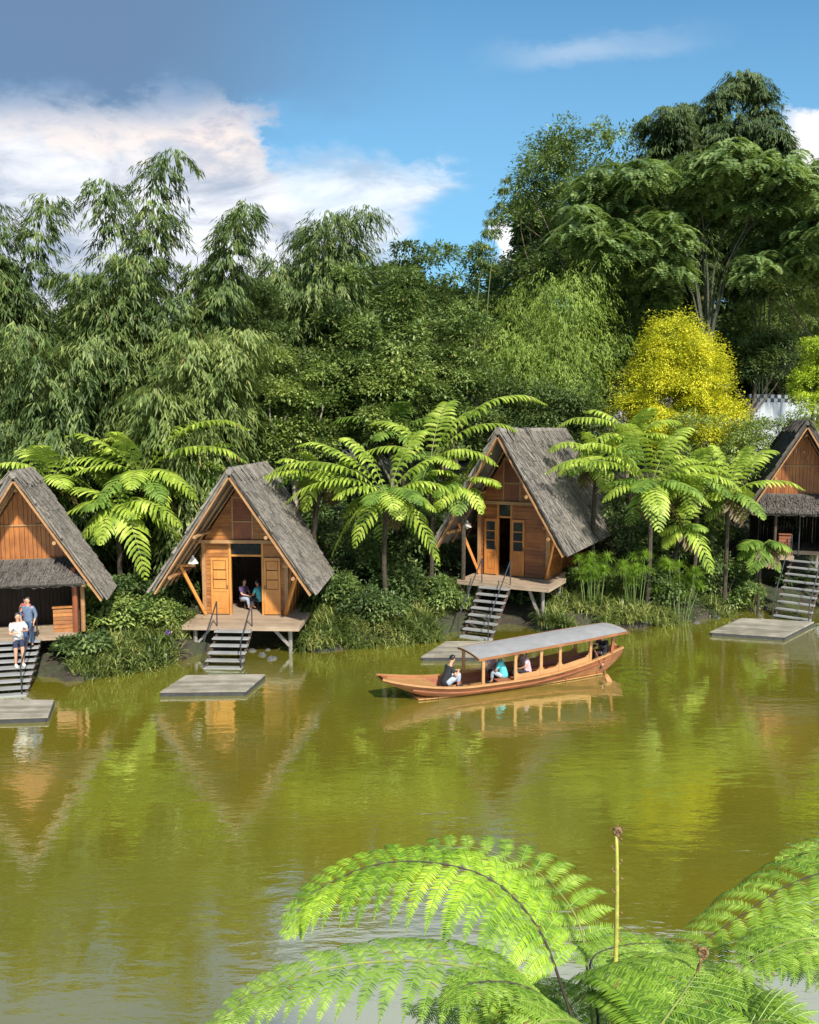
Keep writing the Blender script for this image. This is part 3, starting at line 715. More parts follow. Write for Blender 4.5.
def doored_hut(label, X0, Y0, zd, yaw, eb, rb, opening, leaves, dx0, dx1, nst, stx, seed, glazed=False, back=None, scale=(1,1,1)):
    root = empty('thatched_hut', (X0, Y0, zd), -yaw, label, 'hut', 'thatched wooden huts on stilts')
    roof(root, 0.0, eb, -.10, rb, seed)
    yb = back or eb-.5; wy = 1.8; hw = 1.5; zt = 2.62
    deck(root, dx0, dx1, 0, wy+.5); mb = MB(); mb.box(-1.62, max(1.75, 0), wy+.51, yb+.3, -.16, -.002); mb.build('floor', M['deck'], root)
    # front wall of lapped boards, either side of the opening
    mb = MB(); lo, hi = opening
    boards_h(mb, lambda z: (-hw+.05, lo-.05), .02, zt, wy); mb.build('front_wall', M['wood_h'], root); mb = MB(); boards_h(mb, lambda z: (hi+.05, hw-.05), .02, zt, wy)
    mb.build('front_wall', M['wood_h'], root)
    fr = MB()
    for x in (lo-.045, hi+.045): fr.box(x-.04, x+.04, wy-.06, wy+.05, 0, zt-.01)
    fr.box(lo-.003, hi+.003, wy-.05, wy+.04, 2.14, 2.21); fr.build('door_frame', M['door'], root)
    tr = MB(); tr.box(lo, hi, wy-.004, wy+.008, 2.22, zt-.02); tr.build('transom_pane', M['glass'], root)
    for x in (-hw, hw):
        p_ = MB(); p_.box(x-.07, x+.07, wy-.07, wy+.07, -.0, zt+.04); p_.build('corner_post', M['frame'], root)
    for a, b in leaves: door_leaf(root, a, b, wy-.062, .04, 2.1, glazed)
    bm_ = MB(); bm_.box(-1.78, 1.78, wy-.26, wy-.10, zt+.02, zt+.14); bm_.tube([(-1.72,-.05+.9,zt+.08),(-1.72,yb,zt+.08)], .07, 8); bm_.tube([(1.72,.85,zt+.08),(1.72,yb,zt+.08)], .07, 8)
    bm_.build('tie_beam', M['frame'], root)
    # gable of boards with a framed shutter
    gy = wy-.12; mb = MB(); gz = zt+.15
    lim = lambda z: max(0, (AP-.30-z)/SL)
    boards_h(mb, lambda z: (-lim(z), min(-.40, lim(z)) if lim(z) > .40 else -lim(z)), gz, AP-.9, gy, .15)
    boards_h(mb, lambda z: (.34, max(lim(z), .34)), gz, AP-.9, gy, .15)
    boards_h(mb, lambda z: (-lim(z), lim(z)), AP-.9+.002, AP-.36, gy, .15)
    mb.build('gable', M['wood_h'], root)
    wn = MB()
    for a in (-.42, .30): wn.box(a, a+.065, gy-.05, gy+.02, gz, AP-.88)
    wn.box(-.355, .30, gy-.05, gy+.02, AP-.95, AP-.885); wn.box(-.355, .30, gy-.045, gy+.02, gz+.62, gz+.68)
    win = wn.build('window', M['frame'], root)
    sh = MB(); sh.box(-.354, .299, gy-.02, gy-.005, gz+.003, gz+.62); sh.build('lower_panel', M['red'], win)
    sh = MB()
    for k in range(6): sh.box(-.30, .245, gy-.03, gy-.012, gz+.70+k*.1, gz+.78+k*.1)
    sh.box(-.354, .299, gy+.0, gy+.01, gz+.682, AP-.952); sh.build('louvre', M['red'], win)
    # side and back walls: panels on light studs
    for sx, nm in ((-1,'side_wall'), (1,'side_wall')):
        mb = MB(); z = .0
        while z < 2.0:
            mb.bar((sx*(hw+.02+.10*z/2), wy+.1, z+.08), (sx*(hw+.02+.10*z/2), yb, z+.08), .03, .155); z += .17
        for k in range(5):
            yk = wy+.15+(yb-wy-.2)*k/4; mb.bar((sx*(hw+.045), yk, 0), (sx*(hw+.17), yk, 2.2), .05, .07)
        mb.build(nm, M['wood_h'], root)
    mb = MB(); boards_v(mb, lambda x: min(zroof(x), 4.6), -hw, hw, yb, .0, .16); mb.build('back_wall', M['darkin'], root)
    for sx in (-1, 1):
        b = MB(); b.bar((sx*1.46,wy-.12,.02), (sx*2.12,.95,1.95), .09, .11); b.bar((sx*1.55,.95,1.93), (sx*2.34,.95,1.93), .08, .08); b.build('brace', M['door'], root)
    steps(root, stx, 1.25, nst, zd+.05)
    hut_posts(root, [(dx0+.35,.35),(dx1-.4,.45),(dx0+.35,2.6),(dx1-.4,2.6),(-1.3,yb),(1.3,yb)], zd)
    b = MB(); b.bar((dx1-.95,.4,-.18), (dx1-.42,.45,-zd*.75), .12, .10); b.bar((dx0+.9,.4,-.18), (dx0+.4,.4,-zd*.7), .08, .08); b.build('strut', M['grey'], root)
    root.scale = scale
    return root
def skirted_hut(label, X0, Y0, zd, yaw, eb, rb, seed, st, roofmat='thatch', woodmat='wood_v', skx=2.05, panel=(.95,1.62), rails=(1,), mid=None, nst=8, skirt='thatch', tread='tread', twist=0, pil=-1.8, pm='wood_h', scale=(1,1,1)):
    root = empty('thatched_hut', (X0, Y0, zd), -yaw, label, 'hut', 'thatched wooden huts on stilts')
    roof(root, 0, eb, -.12, rb, seed, roofmat)
    gy = 1.0; gz = 2.42
    mb = MB(); boards_v(mb, lambda x: zroof(x)-.02, -1.75, 1.75, gy, gz, .15); mb.build('gable', M[woodmat], root)
    mb = MB(); mb.box(-1.95, 1.95, gy-.12, gy-.03, gz-.08, gz+.02); mb.box(-.9, .9, gy-.075, gy-.035, gz+1.12, gz+1.17)
    mb.tube([(-1.8,.2,gz-.05),(-1.8,eb,gz-.05)], .06, 7); mb.tube([(1.8,.2,gz-.05),(1.8,eb,gz-.05)], .06, 7); mb.build('tie_beam', M['frame' if woodmat == 'wood_v' else 'red'], root)
    mb = MB(); mb.tube([(0,.1,AP-.42),(0,gy,AP-.42)], .06, 7); mb.build('ridge_pole', M['frame'], root)
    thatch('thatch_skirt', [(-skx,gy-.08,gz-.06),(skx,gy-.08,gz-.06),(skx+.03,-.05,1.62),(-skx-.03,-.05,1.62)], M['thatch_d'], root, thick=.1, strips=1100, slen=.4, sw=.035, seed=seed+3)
    deck(root, -1.9, panel[1]+.12, .0, 2.0); mb = MB(); mb.box(-1.85, 1.75, 2.01, eb-.1, -.16, -.003); mb.build('floor', M['deck'], root)
    mb = MB(); boards_h(mb, lambda z: panel, .0, .80, .50, .13, .035); mb.box(panel[0]-.02, panel[1]+.02, .43, .54, .805, .86); mb.build('low_wall', M[pm], root)
    for x, y, r_, m_ in ((1.72,.35,.10,'red'),(1.95,.50,.08,'frame'),(pil,.35,.07,'darkwood' if pm != 'wood_h' else 'red'),(-.05,.5,.03,'iron')):
        mb = MB(); mb.tube([(x,y,-.02),(x+.01,y+.02,1.0),(x,y,2.2)], r_, 8); mb.build('pillar', M[m_], root)
    for sx in (-1, 1):
        mb = MB(); z = 0
        while z < 1.9: mb.bar((sx*1.75,.9,z+.08), (sx*1.75,eb-.3,z+.08), .03, .15); z += .165
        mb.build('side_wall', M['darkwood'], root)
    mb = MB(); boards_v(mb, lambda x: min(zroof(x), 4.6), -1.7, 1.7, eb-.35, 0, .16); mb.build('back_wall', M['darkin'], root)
    xc, wd = st; steps(root, xc, wd, nst, zd+.05, rail=rails, mid=mid, mat=tread, twist=twist)
    root.scale = scale
    hut_posts(root, [(1.72,.3),(1.98,.5),(-1.75,.3),(1.6,2.4),(-1.6,2.4),(1.5,eb-.3),(-1.5,eb-.3)], zd, .17)
    return root
HUTS = {}
HUTS[1] = skirted_hut('partly cropped hut at the left edge with grey thatched skirt over wide open steps', at(22,640,25.2).x, 25.2, 1.18, R(-13), 2.1, 2.4, 11, (-.72,2.75), mid=.50, nst=9, scale=(.90,1,.97))
HUTS[2] = doored_hut('golden wooden hut with doors folded wide open and people seated inside', at(233,628,27.3).x, 27.3, 1.02, R(3), 3.7, 5.4, (-.50,.60), ((-1.24,-.60),(.70,1.30)), -1.78, 2.28, 6, .05, 21, back=4.3)
KEEP = (M['door'], M['wood_h'])
M['door'] = wood('reddish_door_wood', (.62,.25,.05), (.36,.12,.03), 2, .45, isl=.2); M['wood_h'] = wood('reddish_wall_wood', (.50,.18,.04), (.22,.07,.018), 0, .5, isl=.55, grime=.5)
HUTS[3] = doored_hut('reddish wooden hut behind the boat with glazed doors slightly open and tall stairs', at(497,580,31.4).x, 31.4, 1.72, R(27), 8.6, 9.0, (-.62,-.12), ((-1.24,-.70),(-.04,.52)), -1.75, 2.15, 9, -.05, 31, glazed=True, scale=(.98,1,1.12))
M['door'], M['wood_h'] = KEEP
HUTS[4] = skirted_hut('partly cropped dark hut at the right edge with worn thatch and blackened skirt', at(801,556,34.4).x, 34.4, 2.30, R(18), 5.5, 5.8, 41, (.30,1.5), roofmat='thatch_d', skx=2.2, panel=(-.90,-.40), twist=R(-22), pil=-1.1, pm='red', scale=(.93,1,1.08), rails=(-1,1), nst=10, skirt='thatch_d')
# lamps hanging under the roof corners
def hang_lamp(hut, lx, ly, lz, label):
    h = HUTS[hut]; p = Matrix.Translation(h.location) @ Matrix.Rotation(h.rotation_euler.z, 4, 'Z') @ Vector((lx, ly, lz))
    r = empty('hanging_lamp', p, 0, label, 'lamp', 'white lamps hanging from the hut roofs')
    mb = MB(); mb.tube([(0,0,.0),(0,0,.35)], .012, 5); mb.build('cord', M['iron'], r)
    mb = MB(); mb.tube([(0,0,.02),(0,0,-.04),(0,0,-.12),(0,0,-.26)], [.035,.05,.10,.19], 12, cap=False); mb.build('lamp_shade', M['white'], r, True)
    mb = MB(); mb.ball((0,0,-.26), (.05,.05,.09), 8, 6); mb.build('bulb', M['white'], r, True)
hang_lamp(2, -1.62, .9, 2.28, 'white lamp hanging left of the doors of the golden hut')
hang_lamp(3, -1.66, .9, 2.30, 'white lamp hanging left of the doors of the reddish hut behind the boat')

# floating landing rafts
def raft(pix, label):
    P = [onz(x, y, .13) for x, y in pix]      # front-left, front-right, back-right, back-left
    o = P[0]; root = empty('floating_platform', (o.x, o.y, .0), 0, label, 'platform', 'floating wooden platforms below the stairs')
    L = [p-o for p in P]; mb = MB(); n = 11
    for k in range(n):
        a, b = k/n+.006, (k+1)/n-.006
        q = [L[0].lerp(L[3], a), L[1].lerp(L[2], a), L[1].lerp(L[2], b), L[0].lerp(L[3], b)]
        mb.add([(v.x,v.y,.10) for v in q]+[(v.x,v.y,.135+.016*random.random()) for v in q], [(0,3,2,1),(4,5,6,7),(0,1,5,4),(1,2,6,5),(2,3,7,6),(3,0,4,7)])
    mb.build('planking', M['pontoon'], root)
    c = (L[0]+L[1]+L[2]+L[3])/4; mb = MB()
    for a, b in ((0,1),(1,2),(2,3),(3,0)):
        u, v = L[a].lerp(c, .03), L[b].lerp(c, .03); mb.bar((u.x,u.y,.035), (v.x,v.y,.035), .1, .115)
    for k in (.3,.7):
        u, v = L[0].lerp(L[1], k), L[3].lerp(L[2], k); u = u.lerp(c,.1); v = v.lerp(c,.1); mb.bar((u.x,u.y,.02), (v.x,v.y,.02), .3, .14)
    mb.build('float_frame', M['float'], root)
raft([(-46,720),(48,717),(54,700),(-30,700)], 'pale floating platform at the left edge below the standing woman')
raft([(160,692),(246,691),(265,674.5),(186,675.5)], 'grey floating platform below the golden hut stairs')
raft([(421,657),(492,657),(505,641.5),(446,641.5)], 'floating platform behind the boat, half hidden by its canopy')
raft([(710,632),(784,637),(814,622),(742,618)], 'floating platform at the right edge below the dark hut')

# ================================================================== boat
def P2(px, py, z): return onz(px, py, z)
bow = onz(400, 699, 0); stern = onz(607, 671, 0)
dv_ = (stern-bow).normalized(); BC = (bow+stern)/2; BYAW = math.atan2(dv_.y, dv_.x)
boat = empty('covered_boat', (BC.x, BC.y, 0), BYAW, 'long wooden boat with flat blue grey canopy crossing the pond', 'boat')
M['hull'] = wood('varnished_hull_wood', (.33,.135,.045), (.17,.06,.02), 0, .38, 1, .1, .6)
M['hulllight'] = wood('pale_gunwale_wood', (.45,.235,.09), (.30,.14,.05), 0, .4, 1, .1)
M['hullin'] = wood('inner_hull_wood', (.36,.12,.05), (.2,.06,.025), 0, .5)
M['canopy'] = plain('blue_grey_canopy', (.26,.255,.25), .7, 0, .12, 3)
ha = (stern-bow).length/2
def hull_sec(t):     # t 0 bow .. 1 stern -> x, half beam, sheer z, keel z
    x = -ha-.62+(2*ha+1.08)*t
    hb = .70*math.sin(math.pi*min(1, max(0, (t*.93+.03)))**.78)**.62
    hb = max(hb, .09) if t < .5 else max(hb, .20)
    sheer = .31+.40*max(0, (.32-t)/.32)**1.8*1.0+.46*max(0, (t-.5)/.5)**2
    keel = -.16+.80*max(0, (.24-t)/.24)**1.35+.62*max(0, (t-.86)/.14)**1.6
    return x, hb, sheer, min(keel, sheer-.07)
def shell(mb, inset, zlift, n=40, k=7):
    vs = []; fs = []
    for i in range(n+1):
        x, hb, sh, ke = hull_sec(i/n); hb = max(.04, hb-inset)
        for j in range(-k, k+1):
            a = j/k; y = hb*math.copysign(abs(a)**.8, a); z = ke+zlift+(sh-ke-zlift)*abs(a)**2.4
            vs.append((x, y, z))
    m_ = 2*k+1
    for i in range(n):
        for j in range(m_-1): fs.append((i*m_+j, (i+1)*m_+j, (i+1)*m_+j+1, i*m_+j+1))
    mb.add(vs, fs+[tuple(range(m_)), tuple(n*m_+j for j in range(m_-1,-1,-1))])
mb = MB(); shell(mb, 0, 0); hull = mb.build('hull', M['hull'], boat, True)
mb = MB(); shell(mb, .05, .10, 40, 7); mb.v = [(v[0]*.985, v[1], v[2]-.004) for v in mb.v]; mb.build('inner_lining', M['hullin'], hull, True)
for sx in (-1, 1):
    mb = MB(); pts = [hull_sec(i/30) for i in range(31)]
    for a, b in zip(pts[:-1], pts[1:]): mb.bar((a[0],sx*(a[1]-.015),a[2]+.012), (b[0],sx*(b[1]-.015),b[2]+.012), .085, .05)
    mb.build('gunwale', M['hulllight'], boat)
for sx in (-1, 1):
    mb = MB(); pts = [hull_sec(i/30) for i in range(31)]
    for a, b in list(zip(pts[:-1], pts[1:]))[3:28]: mb.bar((a[0],sx*(a[1]*.985+.012),a[2]-.13), (b[0],sx*(b[1]*.985+.012),b[2]-.13), .03, .035)
    mb.build('rubbing_strake', M['hullin'], boat)
def lx_of(t): return hull_sec(t)[0]
mb = MB(); 
for i in range(5, 36): 
    x, hb, sh, ke = hull_sec(i/40); x2 = hull_sec((i+1)/40)[0]; mb.box(x+.005, x2-.005, -max(.05,hb*.72), max(.05,hb*.72), .02, .05)
mb.build('floor', M['hulllight'], boat)
# foredeck
x0, x1 = lx_of(.02), lx_of(.17); vs = []
mb = MB(); a = hull_sec(.015); b = hull_sec(.10); c = hull_sec(.20)
mb.add([(a[0],-a[1]*.9,a[2]-.01),(a[0],a[1]*.9,a[2]-.01),(b[0],b[1]*.93,b[2]-.03),(c[0],c[1]*.93,c[2]-.03),(c[0],-c[1]*.93,c[2]-.03),(b[0],-b[1]*.93,b[2]-.03)], [(0,1,2,5),(5,2,3,4)])
mb.build('foredeck', M['hulllight'], boat)
for y0, y1, a, b in ((-.46,-.22,.43,.74),(.22,.46,.43,.74)):
    mb = MB(); mb.box(lx_of(a), lx_of(b), y0, y1, .27, .31)
    for q in (a+.01, (a+b)/2, b-.02): mb.box(lx_of(q), lx_of(q)+.05, y0+.02, y1-.02, .05, .27)
    mb.build('bench', M['hullin'], boat)
# canopy: posts with arched frames, then a sheet in two falls
TP = [.36,.49,.60,.685,.83,.935]
def ctop(t): return 1.10+.30*max(0, (t-.34)/.64)
for sx in (-1, 1):
    for k, t in enumerate(TP):
        x, hb, sh, ke = hull_sec(t); y = sx*min(.66, max(.30, hb-.05)); mb = MB()
        mb.bar((x,y,sh), (x,sx*max(.42,min(abs(y),.66)),ctop(t)), .09, .055, up=(0,1,0))
        mb.build('canopy_post', M['hulllight' if k < 5 else 'hullin'], boat)
    for a, b in zip(TP[1:4], TP[2:5]):
        mb = MB(); xa, ha_, sa, _ = hull_sec(a); xb, hb_, sb, _ = hull_sec(b); ya = sx*min(.66,ha_-.05); yb_ = sx*min(.66,hb_-.05)
        mb.bar((xa+.04,ya,sa+.11), (xb-.04,yb_,sb+.11), .03, .16)
        mb.build('side_rail', M['hulllight'], boat); mb = MB()
        for (xx, yy_, s2, e) in ((xa+.05,ya,sa+.19,1),(xb-.05,yb_,sb+.19,-1)):
            mb = MB(); mb.prism([(xx,s2),(xx+e*.12,s2),(xx+e*.035,s2+.04),(xx,s2+.13)], yy_-.015, yy_+.015); mb.build('corner_bracket', M['hulllight'], boat); mb = MB()
            zc = ctop(a if e > 0 else b)-.03; mb.prism([(xx,zc),(xx+e*.14,zc),(xx+e*.04,zc-.05),(xx,zc-.14)], yy_-.015, yy_+.015); mb.build('corner_bracket', M['hulllight'], boat)
vs = []; fs = []; n = 24; kk = 8
for lay in (0, 1):
    for i in range(n+1):
        t = .34+.64*i/n; x = lx_of(t); w_ = .70-.08*max(0, (t-.8)/.2); z = ctop(t)
        for j in range(kk+1):
            a = -1+2*j/kk; vs.append((x, a*w_, z+.055*(1-a*a)+.02-lay*.025))
m_ = kk+1; o_ = (n+1)*m_
for i in range(n):
    for j in range(kk):
        fs.append((i*m_+j,(i+1)*m_+j,(i+1)*m_+j+1,i*m_+j+1)); fs.append((o_+i*m_+j,o_+i*m_+j+1,o_+(i+1)*m_+j+1,o_+(i+1)*m_+j))
for i in range(n):
    for j in (0, kk): fs.append((i*m_+j,(i+1)*m_+j,o_+(i+1)*m_+j,o_+i*m_+j))
for j in range(kk):
    for i in (0, n): fs.append((i*m_+j,i*m_+j+1,o_+i*m_+j+1,o_+i*m_+j))
mb = MB(); mb.add(vs, fs); cn = mb.build('canopy', M['canopy'], boat, False)
mb = MB()
for sx in (-1, 1):
    for i in range(n):
        ta, tb = .34+.64*i/n, .34+.64*(i+1)/n
        wa, wb = [.705-.08*max(0,(t-.8)/.2) for t in (ta,tb)]
        mb.bar((lx_of(ta),sx*wa,ctop(ta)-.01), (lx_of(tb),sx*wb,ctop(tb)-.01), .03, .07)
for t in (.34,.98):
    w_ = .705-.08*max(0,(t-.8)/.2)
    for j in range(kk):
        a, b = -1+2*j/kk, -1+2*(j+1)/kk
        mb.bar((lx_of(t),a*w_,ctop(t)+.055*(1-a*a)-.01), (lx_of(t),b*w_,ctop(t)+.055*(1-b*b)-.01), .03, .06)
mb.build('canopy_trim', M['hull'], cn)
BM = Matrix.Translation(boat.location) @ Matrix.Rotation(BYAW, 4, 'Z')
# ================================================================== people
M['skin'] = plain('skin', (.50,.27,.17), .55, 0, .08, 5)
M['hair'] = plain('black_hair', (.012,.010,.009), .5, 0, .3, 20)
M['eye'] = plain('dark_eye', (.02,.015,.012), .3)
def cloth(name, c, var=.15): return plain(name, c, .85, 0, var, 9, .3)
def skin_mesh(name, pts, edges, parent, mat, root=0, sub=2):
    """continuous surface grown round joints: pts = (x,y,z,r)"""
    me = bpy.data.meshes.new(name); me.from_pydata([p[:3] for p in pts], edges, [])
    o = bpy.data.objects.new(name, me); C.objects.link(o)
    md = o.modifiers.new('skin', 'SKIN'); md.use_smooth_shade = True; md.branch_smoothing = .3
    sv = me.skin_vertices[0].data
    seen = set()
    adj = {i: [] for i in range(len(pts))}
    for a, b in edges: adj[a].append(b); adj[b].append(a)
    for i, p in enumerate(pts):
        r = p[3]; sv[i].radius = r if isinstance(r, (tuple, list)) else (r, r); sv[i].use_root = False
        if i not in seen:
            sv[i].use_root = True; st = [i]
            while st:
                q = st.pop()
                if q in seen: continue
                seen.add(q); st += adj[q]
    s2 = o.modifiers.new('sub', 'SUBSURF'); s2.levels = sub; s2.render_levels = sub
    dg = bpy.context.evaluated_depsgraph_get(); dg.update()
    nm = bpy.data.meshes.new_from_object(o.evaluated_get(dg)); nm.name = name
    bpy.data.objects.remove(o, do_unlink=True)
    nm.materials.clear()
    nm.polygons.foreach_set('use_smooth', [True]*len(nm.polygons))
    return link(name, nm, parent, mat)
def person(label, loc, face, J, shirt=None, pants=None, sleeve=.5, leg=1.0, hair='short', s=1.0, group='people', hat=None, mask=False, shoes=None, hold=None):
    """J: joints facing +x: pelvis, waist, chest, neck, head, and for s in l/r: sh, el, wr, hip, kn, an, toe"""
    root = empty('person', loc, face, label, 'person', group); root.scale = (s, s, s)
    p = {k: Vector(v) for k, v in J.items()}
    hd = p['head']; nk = p['neck']; up = (hd-nk).normalized(); fw = J.get('look'); fw = Vector(fw).normalized() if fw else Vector((1,0,0)); 
    up = (up - fw*up.dot(fw)).normalized(); sd = up.cross(fw).normalized()
    pts = [(*p['pelvis'],(.125,.15)), (*p['waist'],(.10,.125)), (*p['chest'],(.115,.15)), (*nk,.05), (*(nk.lerp(hd,.35)),.052), (*(hd-up*.03),(.078,.072)), (*(hd+up*.035),(.09,.078)), (*(hd+up*.095),(.05,.045))]
    E = [(0,1),(1,2),(2,3),(3,4),(4,5),(5,6),(6,7)]
    def add(v, r, par): pts.append((*v, r)); E.append((par, len(pts)-1)); return len(pts)-1
    for c, sg in (('l',1),('r',-1)):
        a = add(p['sh'+c], .058, 2); e = add(p['el'+c], .040, a); w_ = add(p['wr'+c], .026, e)
        d = (p['wr'+c]-p['el'+c]).normalized(); hand = p['wr'+c]+d*.055; add(hand, (.036,.020), w_)
        h = add(p['hip'+c], .088, 0); k = add(p['kn'+c], .058, h); n_ = add(p['an'+c], .036, k); add(p['toe'+c], (.035,.028), n_)
        u = d.cross(Vector((0,0,1))); u = u.normalized() if u.length > .1 else Vector((0,1,0)); nn = u.cross(d)
        for f in range(4):   # fingers: short bent chains rooted in the palm
            o_ = u*(f-1.5)*.018; L = (.055,.068,.064,.050)[f]
            i0 = len(pts); pts.append((*(hand+o_*.6),.010)); 
            i1 = add(hand+o_+d*L*.62, .009, i0); add(hand+o_+d*L*1.05-nn*L*.25, .008, i1)
        i0 = len(pts); pts.append((*(hand-d*.03),.012)); i1 = add(hand-d*.01+u*sg*.035-nn*.01, .010, i0); add(hand+d*.022+u*sg*.042-nn*.02, .009, i1)
    # nose and ears
    i0 = len(pts); pts.append((*(hd+fw*.06-up*.005),.018)); add(hd+fw*.092-up*.02, .012, i0)
    for sg in (-1, 1):
        i0 = len(pts); pts.append((*(hd+sd*sg*.068-up*.005),.018)); add(hd+sd*sg*.086+up*.005, .016, i0)
    skin_mesh('body', pts, E, root, M['skin'])
    mb = MB()
    for sg in (-1, 1): mb.ball(tuple(hd+fw*.078+sd*sg*.030+up*.018), .010, 6, 4)
    mb.ball(tuple(hd+fw*.080-up*.052), (.010,.020,.006), 6, 4)
    mb.build('face_features', M['eye'], root)
    # shirt
    if shirt:
        pt = [(*(p['pelvis']-(p['waist']-p['pelvis'])*.55),(.150,.178)), (*(p['pelvis']+(p['waist']-p['pelvis'])*.25),(.148,.175)), (*p['waist'],(.128,.152)), (*p['chest'],(.138,.172)), (*(p['chest'].lerp(nk,.72)),.085)]
        ed = [(0,1),(1,2),(2,3),(3,4)]
        for c in 'lr':
            pt.append((*p['sh'+c],.078)); ed.append((3, len(pt)-1)); a = len(pt)-1
            e1 = p['sh'+c].lerp(p['el'+c], min(1, sleeve*1.0)); pt.append((*e1,.062)); ed.append((a, len(pt)-1))
            if sleeve > 1: pt.append((*(p['el'+c].lerp(p['wr'+c], sleeve-1)),.045)); ed.append((len(pt)-2, len(pt)-1))
        skin_mesh('shirt', pt, ed, root, shirt)
    if pants:
        pt = [(*(p['pelvis']+Vector((0,0,.05))),(.140,.165)), (*(p['pelvis']-Vector((0,0,.02))),(.145,.168))]; ed = [(0,1)]
        for c in 'lr':
            pt.append((*p['hip'+c],.105)); ed.append((1, len(pt)-1)); a = len(pt)-1
            pt.append((*(p['hip'+c].lerp(p['kn'+c], min(1, leg*1.0))),.078)); ed.append((a, len(pt)-1))
            if leg > 1: pt.append((*(p['kn'+c].lerp(p['an'+c], leg-1)),.056)); ed.append((len(pt)-2, len(pt)-1))
        skin_mesh('shorts' if leg <= 1 else 'trousers', pt, ed, root, pants)
    hp = [(*(hd+up*.085+fw*.035),(.075,.060)), (*(hd+up*.085-fw*.02),(.100,.090)), (*(hd+up*.03-fw*.045),(.098,.085)), (*(hd-up*.04-fw*.05),(.070,.062))]
    if hair == 'long': hp += [(*(hd-up*.13-fw*.065),(.06,.035)), (*(hd-up*.27-fw*.08),(.05,.025))]
    skin_mesh('hair', hp, [(i, i+1) for i in range(len(hp)-1)], root, M['hair'])
    if hat:
        mb = MB(); mb.tube([tuple(hd+up*.03),tuple(hd+up*.06),tuple(hd+up*.13),tuple(hd+up*.16)], [.108,.105,.09,.03], 14); mb.tube([tuple(hd+up*.045+fw*.02),tuple(hd+up*.06+fw*.02)], [.16,.15], 16)
        mb.build('hat', hat, root, True)
    if mask:
        mb = MB(); mb.ball(tuple(hd+fw*.055-up*.045), (.045,.055,.04), 8, 6); mb.build('face_mask', M['white'], root, True)
    if shoes:
        for c in 'lr':
            mb = MB(); a, t = p['an'+c], p['toe'+c]; mb.tube([tuple(a-Vector((.04,0,.03))),tuple(a.lerp(t,.5)-Vector((0,0,.012))),tuple(t-Vector((-.03,0,.0)))], [.045,.05,.035], 8); mb.build('shoe', shoes, root, True)
    return root
def stand(lean=0, wr_l=(.2,.18,1.05), wr_r=(.2,-.18,1.05), el_l=(0,.25,1.13), el_r=(0,-.25,1.13), stepup=0, look=None):
    J = dict(pelvis=(0,0,.92), waist=(0,0,1.08), chest=(lean*.5,0,1.28), neck=(lean*.8,0,1.45), head=(lean,0,1.585),
        shl=(lean*.6,.17,1.37), shr=(lean*.6,-.17,1.37), ell=el_l, elr=el_r, wrl=wr_l, wrr=wr_r,
        hipl=(0,.09,.88), hipr=(0,-.09,.88), knl=(.05+stepup*.8,.10,.48+stepup*.5), knr=(.03,-.10,.48), anl=(.02+stepup,.10,.08+stepup*.62), anr=(-.02,-.10,.08), toel=(.17+stepup,.11,.035+stepup*.62), toer=(.13,-.11,.035))
    if look: J['look'] = look
    return J
def sit(knee=(.40,.22), foot=(.48,-.20), lean=.08, wr=(.34,.10,.26), look=None, spread=.13):
    J = dict(pelvis=(0,0,.10), waist=(lean*.2,0,.27), chest=(lean*.7,0,.47), neck=(lean*1.2,0,.63), head=(lean*1.6+.01,0,.765),
        shl=(lean*.9,.165,.55), shr=(lean*.9,-.165,.55), ell=(lean+.08,.23,.32), elr=(lean+.08,-.23,.32), wrl=wr, wrr=(wr[0],-wr[1],wr[2]),
        hipl=(.04,.09,.09), hipr=(.04,-.09,.09), knl=(knee[0],spread,knee[1]), knr=(knee[0],-spread,knee[1]), anl=(foot[0],spread,foot[1]), anr=(foot[0],-spread,foot[1]), toel=(foot[0]+.14,spread,foot[1]-.04), toer=(foot[0]+.14,-spread,foot[1]-.04))
    if look: J['look'] = look
    return J
def inboat(t, y, z): return BM @ Vector((lx_of(t), y, z))
jeans = cloth('pale_jeans', (.33,.38,.45)); blk = cloth('black_cloth', (.02,.02,.022)); teal = cloth('turquoise_cloth', (.10,.52,.56)); pink = cloth('pale_pink_cloth', (.62,.42,.46))
person('person in black t-shirt and pale jeans crouched at the bow over a phone', inboat(.245,-.10,.24), BYAW+R(8), sit((.40,.36),(.34,.02),.14,(.40,.07,.40),(.8,0,-.45)), blk, jeans, .6, 1.85, group=None, shoes=blk)
person('small person in turquoise top sitting low under the canopy facing the bow', inboat(.475,-.16,.26), BYAW+math.pi*.80, sit((.34,.24),(.36,-.08),.12,(.34,.08,.20),(.85,0,-.35)), teal, jeans, .9, 1.8, s=.95, group=None, shoes=blk)
person('child seated behind the turquoise passenger, mostly hidden', inboat(.455,.36,.30), BYAW-R(70), sit((.36,.16),(.40,-.18),.05), pink, blk, .6, 1.8, 'long', s=.78, group=None)
person('long-haired passenger in pale pink top sitting beside the canopy post', inboat(.575,-.12,.27), BYAW+math.pi*.95, sit((.38,.20),(.42,-.14),.06,(.30,.06,.22)), pink, blk, .7, 1.8, 'long', s=.98, group=None, shoes=blk)
Jb = sit((.38,.16),(.42,-.22),.16,(.40,.12,.30)); Jb['wrr'] = (.40,-.34,.30); Jb['elr'] = (.26,-.27,.34); Jb['wrl'] = (.36,-.20,.48); Jb['ell'] = (.28,.12,.38)
BMAN = inboat(.93,0,.52)
person('boatman in dark clothes at the stern holding the paddle', BMAN, BYAW-R(150), Jb, blk, blk, 1.7, 1.85, group=None, s=.92, hat=None, shoes=blk)
